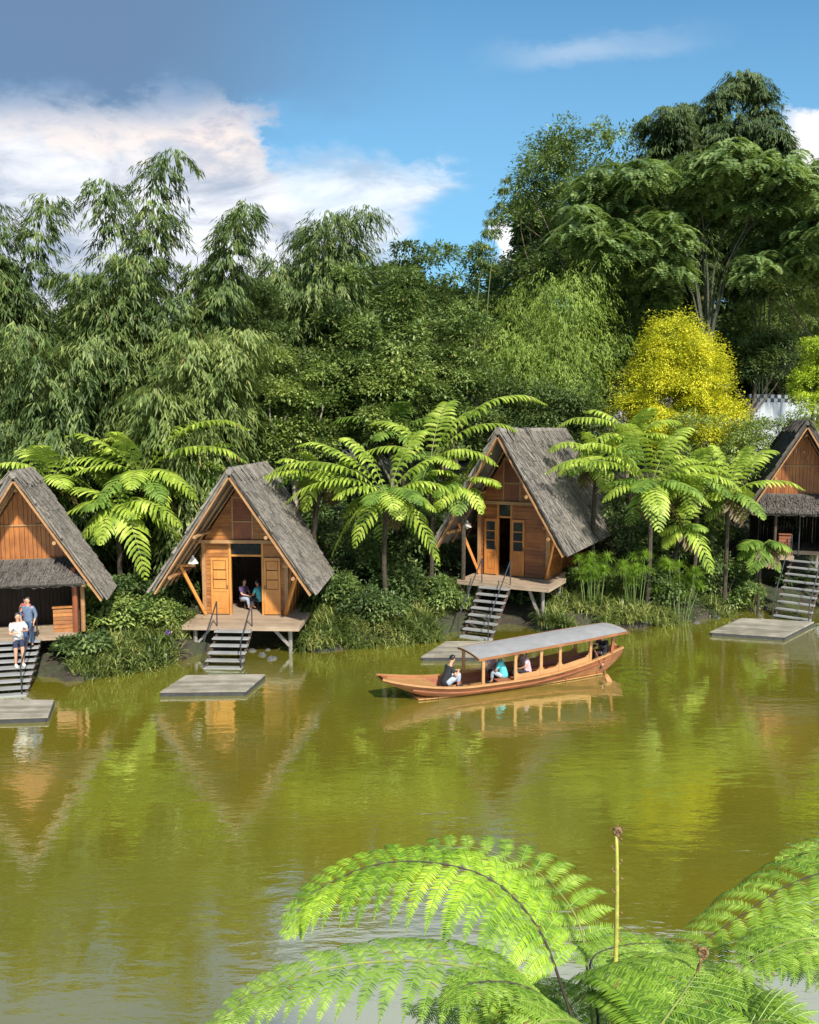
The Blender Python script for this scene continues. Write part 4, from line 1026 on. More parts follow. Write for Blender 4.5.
# paddle: from the boatman's hands down to the water
ha1 = onz(594, 648, 0.9); 
pa = BMAN + Matrix.Rotation(BYAW-R(150), 3, 'Z') @ Vector((.42,-.30,.46))*.92; pb = onz(611, 684, -.05)
pr = empty('paddle', pb, 0, 'brown wooden paddle dipping into the water beside the stern', 'paddle'); L_ = pa-pb
mb = MB(); mb.tube([tuple(L_*.18), tuple(L_*1.12)], .018, 6); mb.build('shaft', M['hullin'], pr)
mb = MB(); q = L_.normalized(); sd_ = q.cross(Vector((0,1,0))).normalized(); nr_ = q.cross(sd_)
poly = [(-.05,-.02),(.0,-.055),(.14,-.07),(.30,-.05),(.36,-.018),(.36,.018),(.30,.05),(.14,.07),(.0,.055),(-.05,.02)]
vs = [q*a+sd_*b+nr_*.012 for a, b in poly]+[q*a+sd_*b-nr_*.012 for a, b in poly]; n_ = len(poly)
mb.add(vs, [tuple(range(n_)), tuple(range(2*n_-1,n_-1,-1))]+[(i,i+n_,(i+1)%n_+n_,(i+1)%n_) for i in range(n_)]); mb.build('blade', M['hulllight'], pr)
# people on hut 1
def inhut(h, x, y, z): 
    o = HUTS[h]; return Matrix.Translation(o.location) @ Matrix.Rotation(o.rotation_euler.z, 4, 'Z') @ Vector((x, y, z))
whitet = cloth('white_print_cloth', (.58,.56,.54), .45); navy = cloth('navy_cloth', (.025,.032,.075)); denim = cloth('blue_denim', (.045,.09,.18)); shirtb = cloth('blue_grey_shirt', (.10,.145,.22)); redc = cloth('red_cloth', (.36,.05,.06))
rs = 1.0/8
f1 = -math.pi/2+HUTS[1].rotation_euler.z
person('woman in white printed t-shirt and navy shorts stepping down the wide stairs', inhut(1,.16,-.26*4.4,-4.55*1.23/9), f1+R(28), stand(.05,(.30,.05,1.18),(.26,-.12,1.12),(.10,.26,1.12),(.08,-.26,1.08),0.0), whitet, navy, .75, .75, 'long', s=.97, group=None, shoes=M['white'])
person('man in blue grey shirt and jeans at the top of the left stairs', inhut(1,.30,-.26*1.5,-1.6*1.23/9), f1-R(10), stand(.02,(.10,.22,.86),(.20,-.16,1.0),(0,.26,1.10),(0,-.26,1.12)), shirtb, denim, 1.5, 1.9, 'short', s=.92, group=None, shoes=blk)
person('person in red top standing in the shade behind the woman on the stairs', inhut(1,.05,.45,0), f1+R(5), stand(.03), redc, blk, .9, 1.9, 'short', s=.70, group=None, shoes=blk)
# diners inside the golden hut
f2 = HUTS[2].rotation_euler.z
pur = cloth('dark_purple_cloth', (.10,.06,.14))
person('person in turquoise top seated at the right of the golden hut doorway', inhut(2,.34,2.55,.30), f2+math.pi*.85, sit((.36,.14),(.40,-.2),.08), teal, blk, .8, 1.8, group=None, s=.95)
person('person in dark purple top seated at the left inside the golden hut', inhut(2,-.36,2.75,.30), f2-R(25), sit((.36,.14),(.40,-.2),.05), pur, jeans, .8, 1.8, 'long', group=None, s=.95)
tb = empty('low_table', inhut(2,-.02,3.0,0), f2, 'low table with white cloth between the two diners in the golden hut', 'table')
mb = MB(); mb.box(-.30,.30,-.35,.35,.42,.46); mb.build('tabletop', M['white'], tb)
for a, b in ((-1,-1),(1,-1),(1,1),(-1,1)):
    mb = MB(); mb.box(a*.25-.02,a*.25+.02,b*.3-.02,b*.3+.02,0,.419); mb.build('leg', M['darkwood'], tb)

# ================================================================== checkered wall on the hill
a = at(748, 413, 52); b = at(806, 413, 54); tz = at(748, 396, 52).z
cw = empty('checkered_wall', (a.x, a.y, zg(a.x, a.y)), math.atan2(b.y-a.y, b.x-a.x), 'white garden wall with black and white checkered top on the hill', 'wall')
Lw = (b-a).length+3; h0 = tz-zg(a.x, a.y)
M['wpaint'] = plain('white_paint', (.42,.45,.47), .6, 0, .1); M['bpaint'] = plain('black_paint', (.03,.03,.035), .6, 0, .1)
mb = MB(); k = 0
while k*.9 < Lw: mb.box(k*.9+.03, k*.9+.87, -.06, .06, -1.5, h0-.36); k += 1
mb.box(-.02, Lw, -.04, .04, -1.5, h0-.37); mb.build('panel', M['wpaint'], cw)
w1_ = MB(); b1_ = MB(); q = .30
for r_ in range(2):
    for c in range(int(Lw/q)):
        (w1_ if (r_+c) % 2 else b1_).box(c*q, c*q+q-.002, -.075, .075, h0-.355+r_*.24, h0-.36+(r_+1)*.24)
w1_.build('white_square_band', M['wpaint'], cw); b1_.build('black_square_band', M['bpaint'], cw)

# ================================================================== trees
G1 = 'bamboo clumps behind the huts'
bamboo('bamboo', 'dense drooping bamboo at the left edge of the photo', 0, 203, 34, 80, culms=12, lean=-.3, dens=1.4, low=.12)
bamboo('bamboo', 'tallest bamboo left of centre with arching plume against the cloud', 124, 162, 33.8, 84, culms=9, lean=.1, dens=1.3, low=.18, droop=.28, br=1.1)
bamboo('bamboo', 'narrow bamboo plume leaning right beside the tallest one', 203, 212, 34.5, 72, culms=8, lean=.5, dens=1.25, low=.2, droop=.26)
bamboo('bamboo', 'low weeping bamboo with paler leaves in front of the plumes', 192, 335, 32.6, 115, 'bamboo_l', culms=9, dens=1.2, low=.2, droop=.3, br=1.1)
bamboo('bamboo', 'shaded bamboo filling the foot of the leftmost clump', 55, 330, 32.2, 120, culms=9, dens=1.2, low=.1, droop=.3, br=1.1)
bamboo('bamboo', 'round headed bamboo rising behind the middle trees', 312, 217, 41, 84, culms=10, dens=1.2, low=.45, droop=.32, br=1.2)
bamboo('bamboo', 'broad lime green feathery bamboo in the middle distance', 552, 262, 43, 140, 'bamboo_y', culms=16, dens=1.2, low=.2, droop=.22, L=.19, W=.035, br=1.0, up=False)
bamboo('bamboo', 'tall bamboo head poking above the right trees', 690, 97, 53, 40, 'bamboo_d', culms=10, dens=2.2, low=.6, droop=.3, br=1.35, L=.36, W=.075)
bamboo('bamboo', 'tallest bamboo at the upper right curling to the left', 772, 80, 53, 42, 'bamboo_d', culms=10, dens=2.2, low=.6, droop=.38, br=1.35, lean=-.4, L=.36, W=.075)
bamboo('bamboo', 'thin lone bamboo with sparse leaf tufts beside the right grove', 482, 184, 44, 12, culms=2, dens=.42, low=.80, droop=.12, br=.5, lean=.9, nleaf=6, L=.26)
T = tree
T('leafy_tree', 'dark round tree between the weeping bamboo and middle trees', 'tree', 246, 276, 37.5, 84, mat='dark', L=.20, W=.08, clumps=46, per=480, crown_base=470)
T('leafy_tree', 'slender tree top forming the highest point of the middle grove', 'tree', 412, 222, 44, 74, mat='dark', L=.26, W=.10, clumps=46, per=340, crown_base=420)
T('leafy_tree', 'grey green tree right of the highest middle tree', 'tree', 462, 230, 46, 66, mat='broad', L=.25, W=.10, clumps=40, per=360, crown_base=430)
T('leafy_tree', 'broad glossy tree in the middle of the grove', 'tree', 368, 262, 38, 120, mat='broad', L=.22, W=.10, clumps=60, per=420, crown_base=460, bark='bark_l', clr=.14)
T('leafy_tree', 'fresh green small-leaved tree above the gap beside the golden hut', 'tree', 296, 340, 35.5, 80, mat='broad_l', L=.17, W=.09, clumps=46, per=380, crown_base=490, bark='bark_l', clr=.15)
T('leafy_tree', 'mid green tree above the reddish hut roof', 'tree', 448, 305, 39, 100, mat='broad', L=.2, W=.09, clumps=54, per=420, crown_base=470, clr=.14)
T('leafy_tree', 'low fresh green tree with pale trunks behind the middle ferns', 'tree', 395, 345, 36.5, 82, mat='broad_l', L=.18, W=.09, clumps=40, per=340, crown_base=470, bark='bark_l', clr=.15)
T('leafy_tree', 'dark tree behind the lime green bamboo', 'tree', 500, 242, 56, 100, mat='dark', L=.28, W=.11, clumps=40, per=380, crown_base=420)
T('leafy_tree', 'shaded bushy tree under the lime green bamboo', 'tree', 540, 378, 41, 150, mat='dark', L=.22, W=.07, clumps=60, per=420, crown_base=480, depth=.5)
T('leafy_tree', 'tall dark tree at the left shoulder of the right grove', 'tree', 585, 132, 53, 140, mat='broad', L=.28, W=.10, clumps=84, per=480, crown_base=340, clr=.17)
T('leafy_tree', 'dark bushy tree just left of the yellow conifer', 'tree', 632, 270, 49, 90, mat='broad', L=.24, W=.09, clumps=46, per=420, crown_base=430)
T('leafy_tree', 'layered mid green tree behind the checkered wall', 'tree', 782, 298, 56, 120, mat='broad', L=.25, W=.09, clumps=56, per=460, crown_base=400, clr=.13)
T('leafy_tree', 'bright green tree reaching in from the right edge', 'tree', 822, 232, 50, 74, mat='broad_l', L=.25, W=.08, clumps=36, per=360, crown_base=340)
T('leafy_tree', 'dense dark tree at the upper right corner of the grove', 'tree', 812, 185, 58, 90, mat='dark', L=.28, W=.10, clumps=46, per=460, crown_base=400)
T('conifer', 'golden yellow conifer with pointed top on the hill', 'conifer', 680, 320, 40, 164, mat='yellow', L=.11, W=.055, clumps=90, per=1300, crown_base=478, cone=.78, vis_limbs=3, clr=.125)
T('conifer', 'yellow green bush half cropped by the right edge', 'conifer', 822, 332, 41, 60, mat='yel_g', L=.11, W=.055, clumps=46, per=620, crown_base=440, cone=.55, vis_limbs=3)
T('leafy_tree', 'speckled yellow green tree below the golden conifer', 'tree', 712, 408, 37.5, 112, mat='broad_l', L=.12, W=.07, clumps=60, per=460, crown_base=540, clr=.13)
T('leafy_tree', 'small bright tree in front of the checkered wall by the dark hut', 'tree', 776, 413, 40, 92, mat='broad_l', L=.13, W=.07, clumps=46, per=420, crown_base=530, clr=.16)
T('leafy_tree', 'green tree closing the gap just above the checkered wall', 'tree', 778, 345, 58, 130, mat='broad', L=.25, W=.10, clumps=50, per=420, crown_base=425)
T('leafy_tree', 'deep green tree at the foot of the spreading tree', 'tree', 752, 330, 50, 90, mat='dark', L=.2, W=.09, clumps=46, per=420, crown_base=392)
# spreading tree with fine layered sprays
tp = at(712, 150, 46); z0 = zg(tp.x, 46); rt = empty('spreading_tree', (tp.x, 46, z0), 0, 'large spreading tree with several bare stems and feathery flat sprays', 'tree')
mb = MB(); fork = at(708, 345, 46)-Vector((tp.x,46,z0)); mb.tube([(fork.x,0,-.4),(fork.x,0,fork.z*.5),(fork.x+.05,0,fork.z)], [.3,.25,.22], 9)
tips = [(742,225),(760,200),(728,210),(700,200),(672,215),(642,235),(690,170),(780,185),(650,190),(800,210),(715,160),(620,215)][:9]
tips3 = []
for k, (x_, y_) in enumerate(tips):
    e = at(x_, y_, 46+rng.normal()*1.3)-Vector((tp.x,46,z0)); s0 = Vector((fork.x+.03*(k%4-1.5), 0, fork.z*(.92+.02*(k%4)))); tips3.append(e)
    mid = s0.lerp(e, .55)+Vector((-(e.x-s0.x)*.22, 0, .3)); mb.tube(bez([s0, s0.lerp(mid,.5)+Vector((0,0,.3)), mid, e], 10), list(np.linspace(.085,.022,10)), 6)
    for q in range(3):
        f_ = e+Vector(rng.normal(size=3))*Vector((1,.8,.25)).length*.6; limb(mb, mid.lerp(e, .5), f_, .035, .01, .15, 5, 4)
mb.build('trunk', M['bark_g'], rt)
parts = []
clus = [(580,222,20),(604,180,22),(596,205,22),(612,236,22),(630,196,24),(640,262,20),(655,225,26),(668,182,26),(690,214,26),(700,168,26),(722,196,28),(735,158,24),(752,186,28),(765,222,24),(782,170,26),(800,200,26),(818,176,24),(812,236,24),(790,256,22),(650,290,18),(672,262,16),(830,262,22),(840,210,22),(760,262,16),(620,270,16),(640,170,16)]
for k in range(26*30):
    cx_, cy_, cr_ = clus[k // 30]; a_ = rng.random()*2*math.pi; q_ = rng.random()**.6
    x_ = cx_+math.cos(a_)*cr_*1.25*q_; yy_ = cy_+math.sin(a_)*cr_*.85*q_+abs(x_-cx_)*.3
    c = np.array(at(x_, yy_, 46+np.clip(rng.normal(),-2,2)*.5+(((k//30)*37)%11-5)*.45))-np.array([tp.x,46,z0])
    outd = nrm(np.array([math.cos(a_), -math.sin(a_)*.6, 0])+rng.normal(size=3)*[.5,.5,0])
    ns_ = 6
    for q in range(ns_):     # compound leaves radiating from a twig, drooping at the tips
        a2 = rng.normal()*1.6; dr = np.array([outd[0]*math.cos(a2)-outd[1]*math.sin(a2), outd[0]*math.sin(a2)+outd[1]*math.cos(a2), .12])
        Lb = .75+.5*rng.random(); s_ = np.linspace(0, 1, 13)[:,None]; bp = c+dr*Lb*s_-UP*Lb*.70*s_**2+rng.normal(size=3)*.1
        sd2 = nrm(np.cross(dr, UP))
        for sg in (-1, 1):
            parts.append(leaf_arrays(bp, sd2*sg+dr*.5-UP*.25, np.tile(UP*.6+dr*.7, (13,1))+rng.normal(size=(13,3))*.25, (.30*np.sin(np.pi*(.15+.8*s_[:,0]))**.6)*(.85+.3*rng.random(13)), .115, .1))
leaves_obj('crown', parts, M['albizia'], rt)
# far wood closing the view
parts = []
for k in range(2200):
    x_ = -160+1140*rng.random(); D_ = 61+rng.random()*8
    tp_ = 322 if x_ < 280 else (285 if x_ < 520 else 215); y_ = tp_+rng.random()*190+14*math.sin(x_*.045)
    c = np.array(at(x_, y_, D_)); parts.append(blob_leaves(c, (1.5,1.2,1.0), 150, .55, .30, .3))
tag(leaves_obj('far_wood', parts, M['dark']), 'dark wood closing the view behind the grove', kind='stuff')
# undergrowth on the slope behind the ferns
parts = []
for k in range(2300):
    x_ = rng.uniform(-60, 860)
    D_ = rng.uniform(31.5, 43); X_ = (x_-CX)*D_/F
    if D_ < shore(X_)+2.5: continue
    bad = False
    for hh in HUTS.values():
        q_ = Matrix.Rotation(-hh.rotation_euler.z, 3, 'Z') @ (Vector((X_, D_, 0))-Vector((hh.location.x, hh.location.y, 0)))
        if abs(q_.x) < 3.2 and -2 < q_.y < 7: bad = True
    if bad: continue
    hgt_ = zg(X_, D_)+rng.random()**.8*(1.2+3.0*vnoise(X_, D_, 3.1, 9))
    parts.append(blob_leaves(np.array([X_, D_, hgt_]), (.7,.6,.5), 110, .20, .09, .35))
tag(leaves_obj('undergrowth', parts, M['dark']), 'dense dark undergrowth covering the slope behind the ferns', kind='stuff')

# ================================================================== tree ferns
tree_fern('tree fern left of the golden hut with the highest pale fronds', 140, 478, 30.4, [(66,436,-.4),(112,432,-1.0),(250,430,-.2),(246,462,-.6),(166,512,-1.3),(90,455,1),(196,500,-1.0),(30,480,-.3),(200,422,1.2)])
tree_fern('low tree fern at the left whose fronds hang over the leafy bank', 117, 508, 29.2, [(60,520,-.3),(78,548,-.9),(146,580,-1.2),(182,528,-.8),(188,552,.2),(62,492,.3),(130,480,.8),(100,545,-1.3)], extra=5, elen=1.8)
tree_fern('tree fern reaching over the left edge hut roof', 50, 480, 29.6, [(-8,468,-1.2),(5,500,-.8),(38,446,-1.1),(20,450,.5),(88,470,.4)], extra=5, elen=1.7)
tree_fern('tree fern beside the golden hut with fronds drooping toward the water', 388, 498, 30.6, [(262,478,-.9),(282,506,-.8),(296,446,.4),(340,438,.5),(444,458,.3),(456,496,-.4),(354,548,-1.3),(440,566,-1.2),(330,560,.2),(425,430,.8),(400,520,-1.4)])
tree_fern('tree fern reaching the left eave of the reddish hut', 430, 462, 32.5, [(498,466,-1.2),(548,405,.4),(520,432,-.3),(450,402,1.0),(370,425,.8),(340,470,-.2),(476,412,.3)], extra=5, elen=1.9, mat='fern')
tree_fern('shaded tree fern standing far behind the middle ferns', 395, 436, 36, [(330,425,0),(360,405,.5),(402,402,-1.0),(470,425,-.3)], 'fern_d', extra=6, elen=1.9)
tree_fern('large tree fern right of the reddish hut with fronds over its roof', 650, 488, 32.2, [(544,474,-1.0),(572,450,-.6),(712,508,-1.0),(735,478,-.5),(659,532,-1.5),(600,452,.5),(690,428,.8),(622,424,-1.0),(700,462,0)])
tree_fern('upper tree fern between the reddish hut and golden conifer', 634, 442, 35, [(556,428,-.4),(584,412,.5),(652,408,-1.0),(682,425,.3),(690,450,-.5),(574,462,-1)], extra=5, elen=1.9)
tree_fern('tree fern leaning over to the dark hut at the right', 728, 496, 33.8, [(805,490,-.8),(764,520,-.7),(752,446,-.8),(776,452,.8),(695,470,.3),(712,445,.5)], 'fern', extra=4, elen=1.8)
tree_fern('small drooping tree fern above the right papyrus', 683, 528, 32.6, [(712,574,-1.2),(700,545,-.5),(664,548,-.4),(690,505,.5)], 'fern', extra=4, elen=1.3)
tree_fern('tree fern filling in behind the left hut ferns', 92, 462, 32, [(52,446,-.5),(120,440,-.8),(140,462,-.6),(66,478,-.9),(106,488,-1.0)], extra=6, elen=1.9)
tree_fern('tree fern close behind the roof of the golden hut at its left', 190, 472, 31.8, [(232,446,-.8),(222,470,-1),(160,452,-.5),(176,498,-1.2),(206,500,-.8)], extra=6, elen=1.7)
tree_fern('tree fern close to the right roof slope of the golden hut', 322, 480, 31.6, [(276,462,-.8),(256,486,-1),(300,452,-.5),(356,464,-.8),(344,500,-1),(304,512,-1)], extra=6, elen=1.8)
tree_fern('tree fern between the middle ferns and the reddish hut', 462, 486, 32.4, [(500,488,-.9),(482,514,-1),(436,512,-1.2),(430,474,-.9),(492,452,-.6)], extra=5, elen=1.7)
tree_fern('tree fern directly over the right roof slope of the reddish hut', 598, 462, 34.2, [(548,452,-.9),(560,476,-1.2),(620,436,-.5),(636,470,-1),(585,432,-.3),(606,492,-1)], extra=6, elen=1.8)
tree_fern('tree fern below the golden conifer between two taller ferns', 694, 478, 33.8, [(664,458,-.9),(722,462,-.9),(742,492,-1),(690,514,-1.2),(668,500,-1),(706,448,-.6)], extra=6, elen=1.8)
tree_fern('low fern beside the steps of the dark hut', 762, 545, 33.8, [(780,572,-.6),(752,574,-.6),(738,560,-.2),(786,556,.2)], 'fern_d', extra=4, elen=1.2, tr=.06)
# ================================================================== bank plants
shrub('dark shrub before the trunk of the low left tree fern', 122, 572, 28.7, 56, 'dark', .15, .075, 16, 240)
shrub('shrub before the trunk of the tree fern beside the golden hut', 372, 588, 29.9, 66, 'dark', .15, .075, 18, 240)
shrub('broad shrub left of the reddish hut stilts reaching the fern trunk', 430, 576, 31.4, 56, 'broad', .15, .075, 16, 240)
shrub('tall dark shrub behind the papyrus before the big fern trunk', 655, 556, 32.9, 62, 'dark', .15, .075, 18, 240)
shrub('tall shrub before the trunk of the fern by the dark hut', 730, 548, 34.0, 56, 'broad', .14, .07, 18, 240)
shrub('pale leaved shrub under the low tree fern', 108, 592, 27.4, 62, 'broad_l', .15, .085, 18, 230)
sf = shrub('rounded shrub with a violet flower near the golden hut', 150, 598, 28, 60, 'broad_l', .13, .08, 16, 240)
fl = MB(); pf = at(168, 649-16, 27.2)-sf.location
for k in range(6):
    a_ = k*math.pi/3; fl.ball((pf.x+.06*math.cos(a_), pf.y, pf.z+.06*math.sin(a_)), (.05,.03,.05), 6, 4)
fl.build('flower', plain('violet_petal', (.28,.12,.55), .6), sf)
shrub('dark shrub at the waterline beside the left hut stilts', 84, 636, 25.6, 56, 'dark', .16, .08, 14, 230)
shrub('leafy shrub behind the left hut stilts', 40, 650, 27, 60, 'broad', .16, .08, 12, 200)
shrub('dark shrub between the left fern trunks', 60, 590, 29.5, 90, 'dark', .18, .08, 18, 230)
shrub('shaded shrub left of the golden hut wall', 178, 572, 30.5, 60, 'dark', .18, .08, 16, 230)
shrub('shrub under the right eave of the golden hut', 336, 570, 30.8, 54, 'broad', .16, .07, 14, 230)
shrub('dark shrub around the twisted trunk of the middle fern', 398, 572, 32, 70, 'dark', .17, .08, 16, 240)
shrub('shrub at the left stilts of the reddish hut', 452, 592, 32.5, 46, 'broad', .16, .08, 12, 220)
shrub('shrub hidden under the deck of the reddish hut', 520, 600, 33.6, 60, 'dark', .16, .08, 12, 220)
shrub('glossy shrub at the right stilts of the reddish hut', 592, 560, 34, 50, 'broad', .16, .08, 14, 230)
shrub('dark shrub behind the papyrus', 640, 560, 35, 80, 'dark', .18, .08, 16, 230)
shrub('grey green shrub on the open right bank', 722, 556, 35.5, 70, 'broad', .15, .07, 18, 230)
shrub('small shrub beside the steps of the dark hut', 752, 580, 34.6, 36, 'broad_l', .13, .07, 10, 200)
shrub('dark shrub under the dark hut', 800, 575, 37, 60, 'dark', .16, .08, 12, 220)
# strap leaved ground cover on the bank
P = []; 
for k in range(5200):
    x_ = rng.uniform(-30, 850); e = onz(x_, 650); 
    X_ = (x_-CX)*30/F*1.0; y_ = float(shore(X_))+rng.random()**1.5*3.2-.05
    dens = 1.0 if 300 < x_ < 470 else (.45 if x_ < 660 else .18)
    if vnoise(X_, y_, .8, 21)*.8+.3 < 1-dens: continue
    skip = False
    for hh in HUTS.values():
        q_ = Matrix.Rotation(-hh.rotation_euler.z, 3, 'Z') @ (Vector((X_, y_, 0))-Vector((hh.location.x, hh.location.y, 0)))
        if abs(q_.x) < 1.7 and -2.6 < q_.y < 5: skip = True
    if skip: continue
    P.append((X_, y_, zg(X_, y_)))
P = np.repeat(np.array(P), 7, axis=0)+rng.normal(size=(len(P)*7, 3))*[.08,.08,.01]; n = len(P)
V_, T_ = strap_arr(P, rng.uniform(0, 2*math.pi, n), rng.uniform(.35,.95,n), rng.uniform(.03,.06,n), rng.uniform(.2,.65,n), rng.uniform(.6,1.4,n))
tag(link('strap_leaf_cover', mesh_np('strap_leaf_cover', V_, T_), None, M['strap']), 'arching strap leaves crowding the bank at the waterline', kind='stuff')
# low creeping cover
parts = []
for k in range(2600):
    X_ = rng.uniform(-17, 21); y_ = float(shore(X_))+rng.random()*5
    if vnoise(X_, y_, 1.1, 33) < .33: continue
    if any(abs((Matrix.Rotation(-hh.rotation_euler.z, 3, 'Z') @ (Vector((X_, y_, 0))-Vector((hh.location.x, hh.location.y, 0)))).x) < 2.1 and -2.8 < (Matrix.Rotation(-hh.rotation_euler.z, 3, 'Z') @ (Vector((X_, y_, 0))-Vector((hh.location.x, hh.location.y, 0)))).y < 6 for hh in HUTS.values()): continue
    parts.append(blob_leaves(np.array([X_, y_, zg(X_, y_)+.05]), (.28,.28,.18), 34, .085, .055, .1))
tag(leaves_obj('creeping_cover', parts, M['dark']), 'low creeping plants on the bank', kind='stuff')
# fallen leaves floating on the pond
n = 260; X_ = rng.uniform(-15, 18, n); Y_ = shore(X_)-np.abs(rng.normal(size=n))*2.2-.1
P_ = np.stack([X_, Y_, np.full(n, .008)], 1); D_ = np.stack([np.cos(X_*9), np.sin(X_*9), np.zeros(n)], 1)
tag(leaves_obj('floating_leaves', [leaf_arrays(P_, D_, np.tile(UP, (n,1)), rng.uniform(.05,.13,n), rng.uniform(.03,.06,n), .02)], M['litter']), 'fallen yellow and brown leaves floating near the bank', kind='stuff')
# papyrus
def papyrus(label, px, D, wpx, stems, hmin, hmax):
    q = at(px, 600, D); z = max(-.05, zg(q.x, D)); root = empty('papyrus', (q.x, D, z), 0, label, 'papyrus', 'papyrus clumps at the water')
    mb = MB(); PV = []; PT = []; nV = 0
    for k in range(stems):
        a_ = rng.random()*2*math.pi; r_ = rng.random()**.6*.35*wpx/2*D/F; b_ = Vector((math.cos(a_)*r_, math.sin(a_)*r_*.7, -.3)); h = rng.uniform(hmin, hmax)
        e = b_+Vector((math.cos(a_)*wpx/2*D/F*.6*rng.random()+rng.normal()*.05, rng.normal()*.2, h+.3)); mb.tube([b_, b_.lerp(e,.5)+Vector((0,0,.06)), e], [.016,.014,.010], 5)
        n = 130; az = rng.uniform(0, 2*math.pi, n)
        v, t = strap_arr(np.tile(np.array(e), (n,1)), az, rng.uniform(.34,.56,n), np.full(n,.016), rng.uniform(.30,.62,n), rng.uniform(.0,1.5,n)); PV.append(v); PT.append(t+nV); nV += len(v)
    mb.build('stems', M['papstem'], root); link('ray_heads', mesh_np('ray_heads', np.concatenate(PV), np.concatenate(PT)), root, M['papyrus'])
papyrus('papyrus clump nearest the reddish hut deck', 592, 32.2, 56, 14, 1.1, 2.0)
papyrus('middle papyrus clump leaning over the boat stern', 634, 32.0, 44, 12, 1.1, 2.3)
papyrus('papyrus clump standing right of the other two at the water', 680, 32.4, 60, 18, .9, 2.3)
# stones
rk = []
for k in range(3):
    mb = MB(); mb.ball((0,0,.06), (.24,.18,.14), 9, 6, .35); me_ = mb.build('stone', M['rock'], None, True); rk.append(me_)
first = [True]*3
spots = [(674,612,'right bank below the papyrus'),(690,610,''),(704,607,''),(716,611,''),(728,606,''),(740,608,''),(752,604,''),(660,616,''),(696,616,''),(734,613,''),(262,648,'u'),(272,652,'u'),(252,644,'u'),(268,643,'u'),(645,620,''),(765,602,'')]
for k, (x_, y_, w_) in enumerate(spots):
    src = rk[k % 3]
    o = src if first[k % 3] else src.copy()
    if not first[k % 3]: C.objects.link(o)
    first[k % 3] = False
    q = onz(x_, y_+4, .1); q.z = zg(q.x, q.y); o.location = (q.x, q.y, max(-.08, q.z-.04)); s_ = rng.uniform(.45,1.0); o.scale = (s_, s_, s_); o.rotation_euler = (0,0,rng.random()*6)
    if w_ == 'u': tag(o, 'grey stone in the shade under the deck of the golden hut', 'stone', 'stones under the golden hut')
    else: tag(o, 'grey stone on the waterline of the right bank between papyrus and dark hut', 'stone', 'stones along the right bank')

# ================================================================== foreground tree ferns
def pp(L): return [np.array(at(x, y, D)) for x, y, D in L]
def near_fern(label, base, crown):
    cr = at(*crown); r = empty('tree_fern', (base[0], base[1], zg(*base)), 0, label, 'tree fern', 'tree ferns in front of the camera')
    o = np.array(r.location); mb = MB(); c = np.array(cr)-o
    mb.tube([(0,0,-.3), tuple(c*.4+np.array([.1,0,0])), tuple(c*.8), tuple(c)], [.13,.10,.09,.07], 10); mb.build('trunk', M['fernbark'], r)
    return r, o
fr1, o1 = near_fern('near tree fern at the bottom centre with yellow green fronds', (at(600,1110,3.8).x, 3.6), (600,1110,3.8))
def FF(r, o, L, mat, **k): 
    return fine_frond('frond', [p-o for p in pp(L)], r, M[mat], **k)
cr1 = (600,1110,3.8)
FF(fr1, o1, [cr1,(566,1000,3.85),(536,925,3.95),(480,874,4.05),(392,862,4.1),(318,890,4.05),(284,935,3.95)], 'fernA', wid=.50, pl=.068, pairs=25, start=.24, droop=1.4, rach='rachis_d', wl=1.05, wr=.85, fwd=.25)
FF(fr1, o1, [cr1,(590,1000,4.2),(575,915,4.5),(520,862,4.9),(440,846,5.2),(372,872,5.3)], 'fernB', wid=.50, pairs=16, start=.34, droop=1.0, rach='rachis', sp=.013, pl=.075)
FF(fr1, o1, [cr1,(572,1040,3.6),(520,985,3.5),(430,962,3.45),(330,968,3.4),(248,1000,3.35),(190,1050,3.3)], 'fernB', wid=.38, pairs=28, start=.14, droop=1.3, rach='rachis', sp=.0105, pl=.064)
FF(fr1, o1, [cr1,(630,1070,3.4),(668,1015,3.5),(694,978,3.8),(704,962,4.2)], 'fernB', wid=.84, pairs=21, start=.22, droop=.9, sp=.0125, pl=.080, prof_fn=lambda u: min(1,.75+u)*max(.05,1-u**3)**.6, fwd=.15)
FF(fr1, o1, [cr1,(650,1085,3.6),(720,1040,3.5),(770,1020,3.4),(810,1040,3.3)], 'fernB', wid=.40, pairs=24, start=.2, droop=1.0, sp=.011)
FF(fr1, o1, [cr1,(610,1080,3.5),(560,1035,3.3),(500,1030,3.2),(440,1060,3.1)], 'fernB', wid=.32, pairs=22, start=.2, droop=1.0, sp=.011)
fr2, o2 = near_fern('near tree fern entering from the lower right corner', (at(960,1060,4.2).x, 3.9), (960,1060,4.2))
cr2 = (960,1060,4.2)
FF(fr2, o2, [cr2,(930,930,4.4),(870,872,4.6),(800,880,4.6),(735,920,4.5),(672,962,4.4)], 'fernB', wid=.62, pairs=17, start=.22, droop=1.2, rach='rachis_d', sp=.0125, pl=.085)
FF(fr2, o2, [cr2,(940,960,4.9),(890,880,5.2),(840,852,5.4),(780,860,5.4)], 'fernB', wid=.50, pairs=16, start=.3, droop=1.0, sp=.013, pl=.085)
FF(fr2, o2, [cr2,(900,985,4.0),(830,940,3.9),(770,950,3.85),(715,985,3.8)], 'fernB', wid=.34, pairs=18, start=.2, droop=1.3, sp=.011, pl=.06)
FF(fr1, o1, [cr1,(590,1062,3.6),(556,1010,3.45),(520,985,3.35),(470,984,3.25),(438,1006,3.2)], 'fernB', wid=.20, pairs=20, start=.3, droop=1.4, sp=.0095, pl=.045, rach='rachis_d')
FF(fr1, o1, [cr1,(612,1060,3.4),(590,1030,3.1),(550,1020,2.9),(500,1045,2.8)], 'fernB', wid=.26, pairs=18, start=.25, droop=1.2, sp=.010, pl=.055)
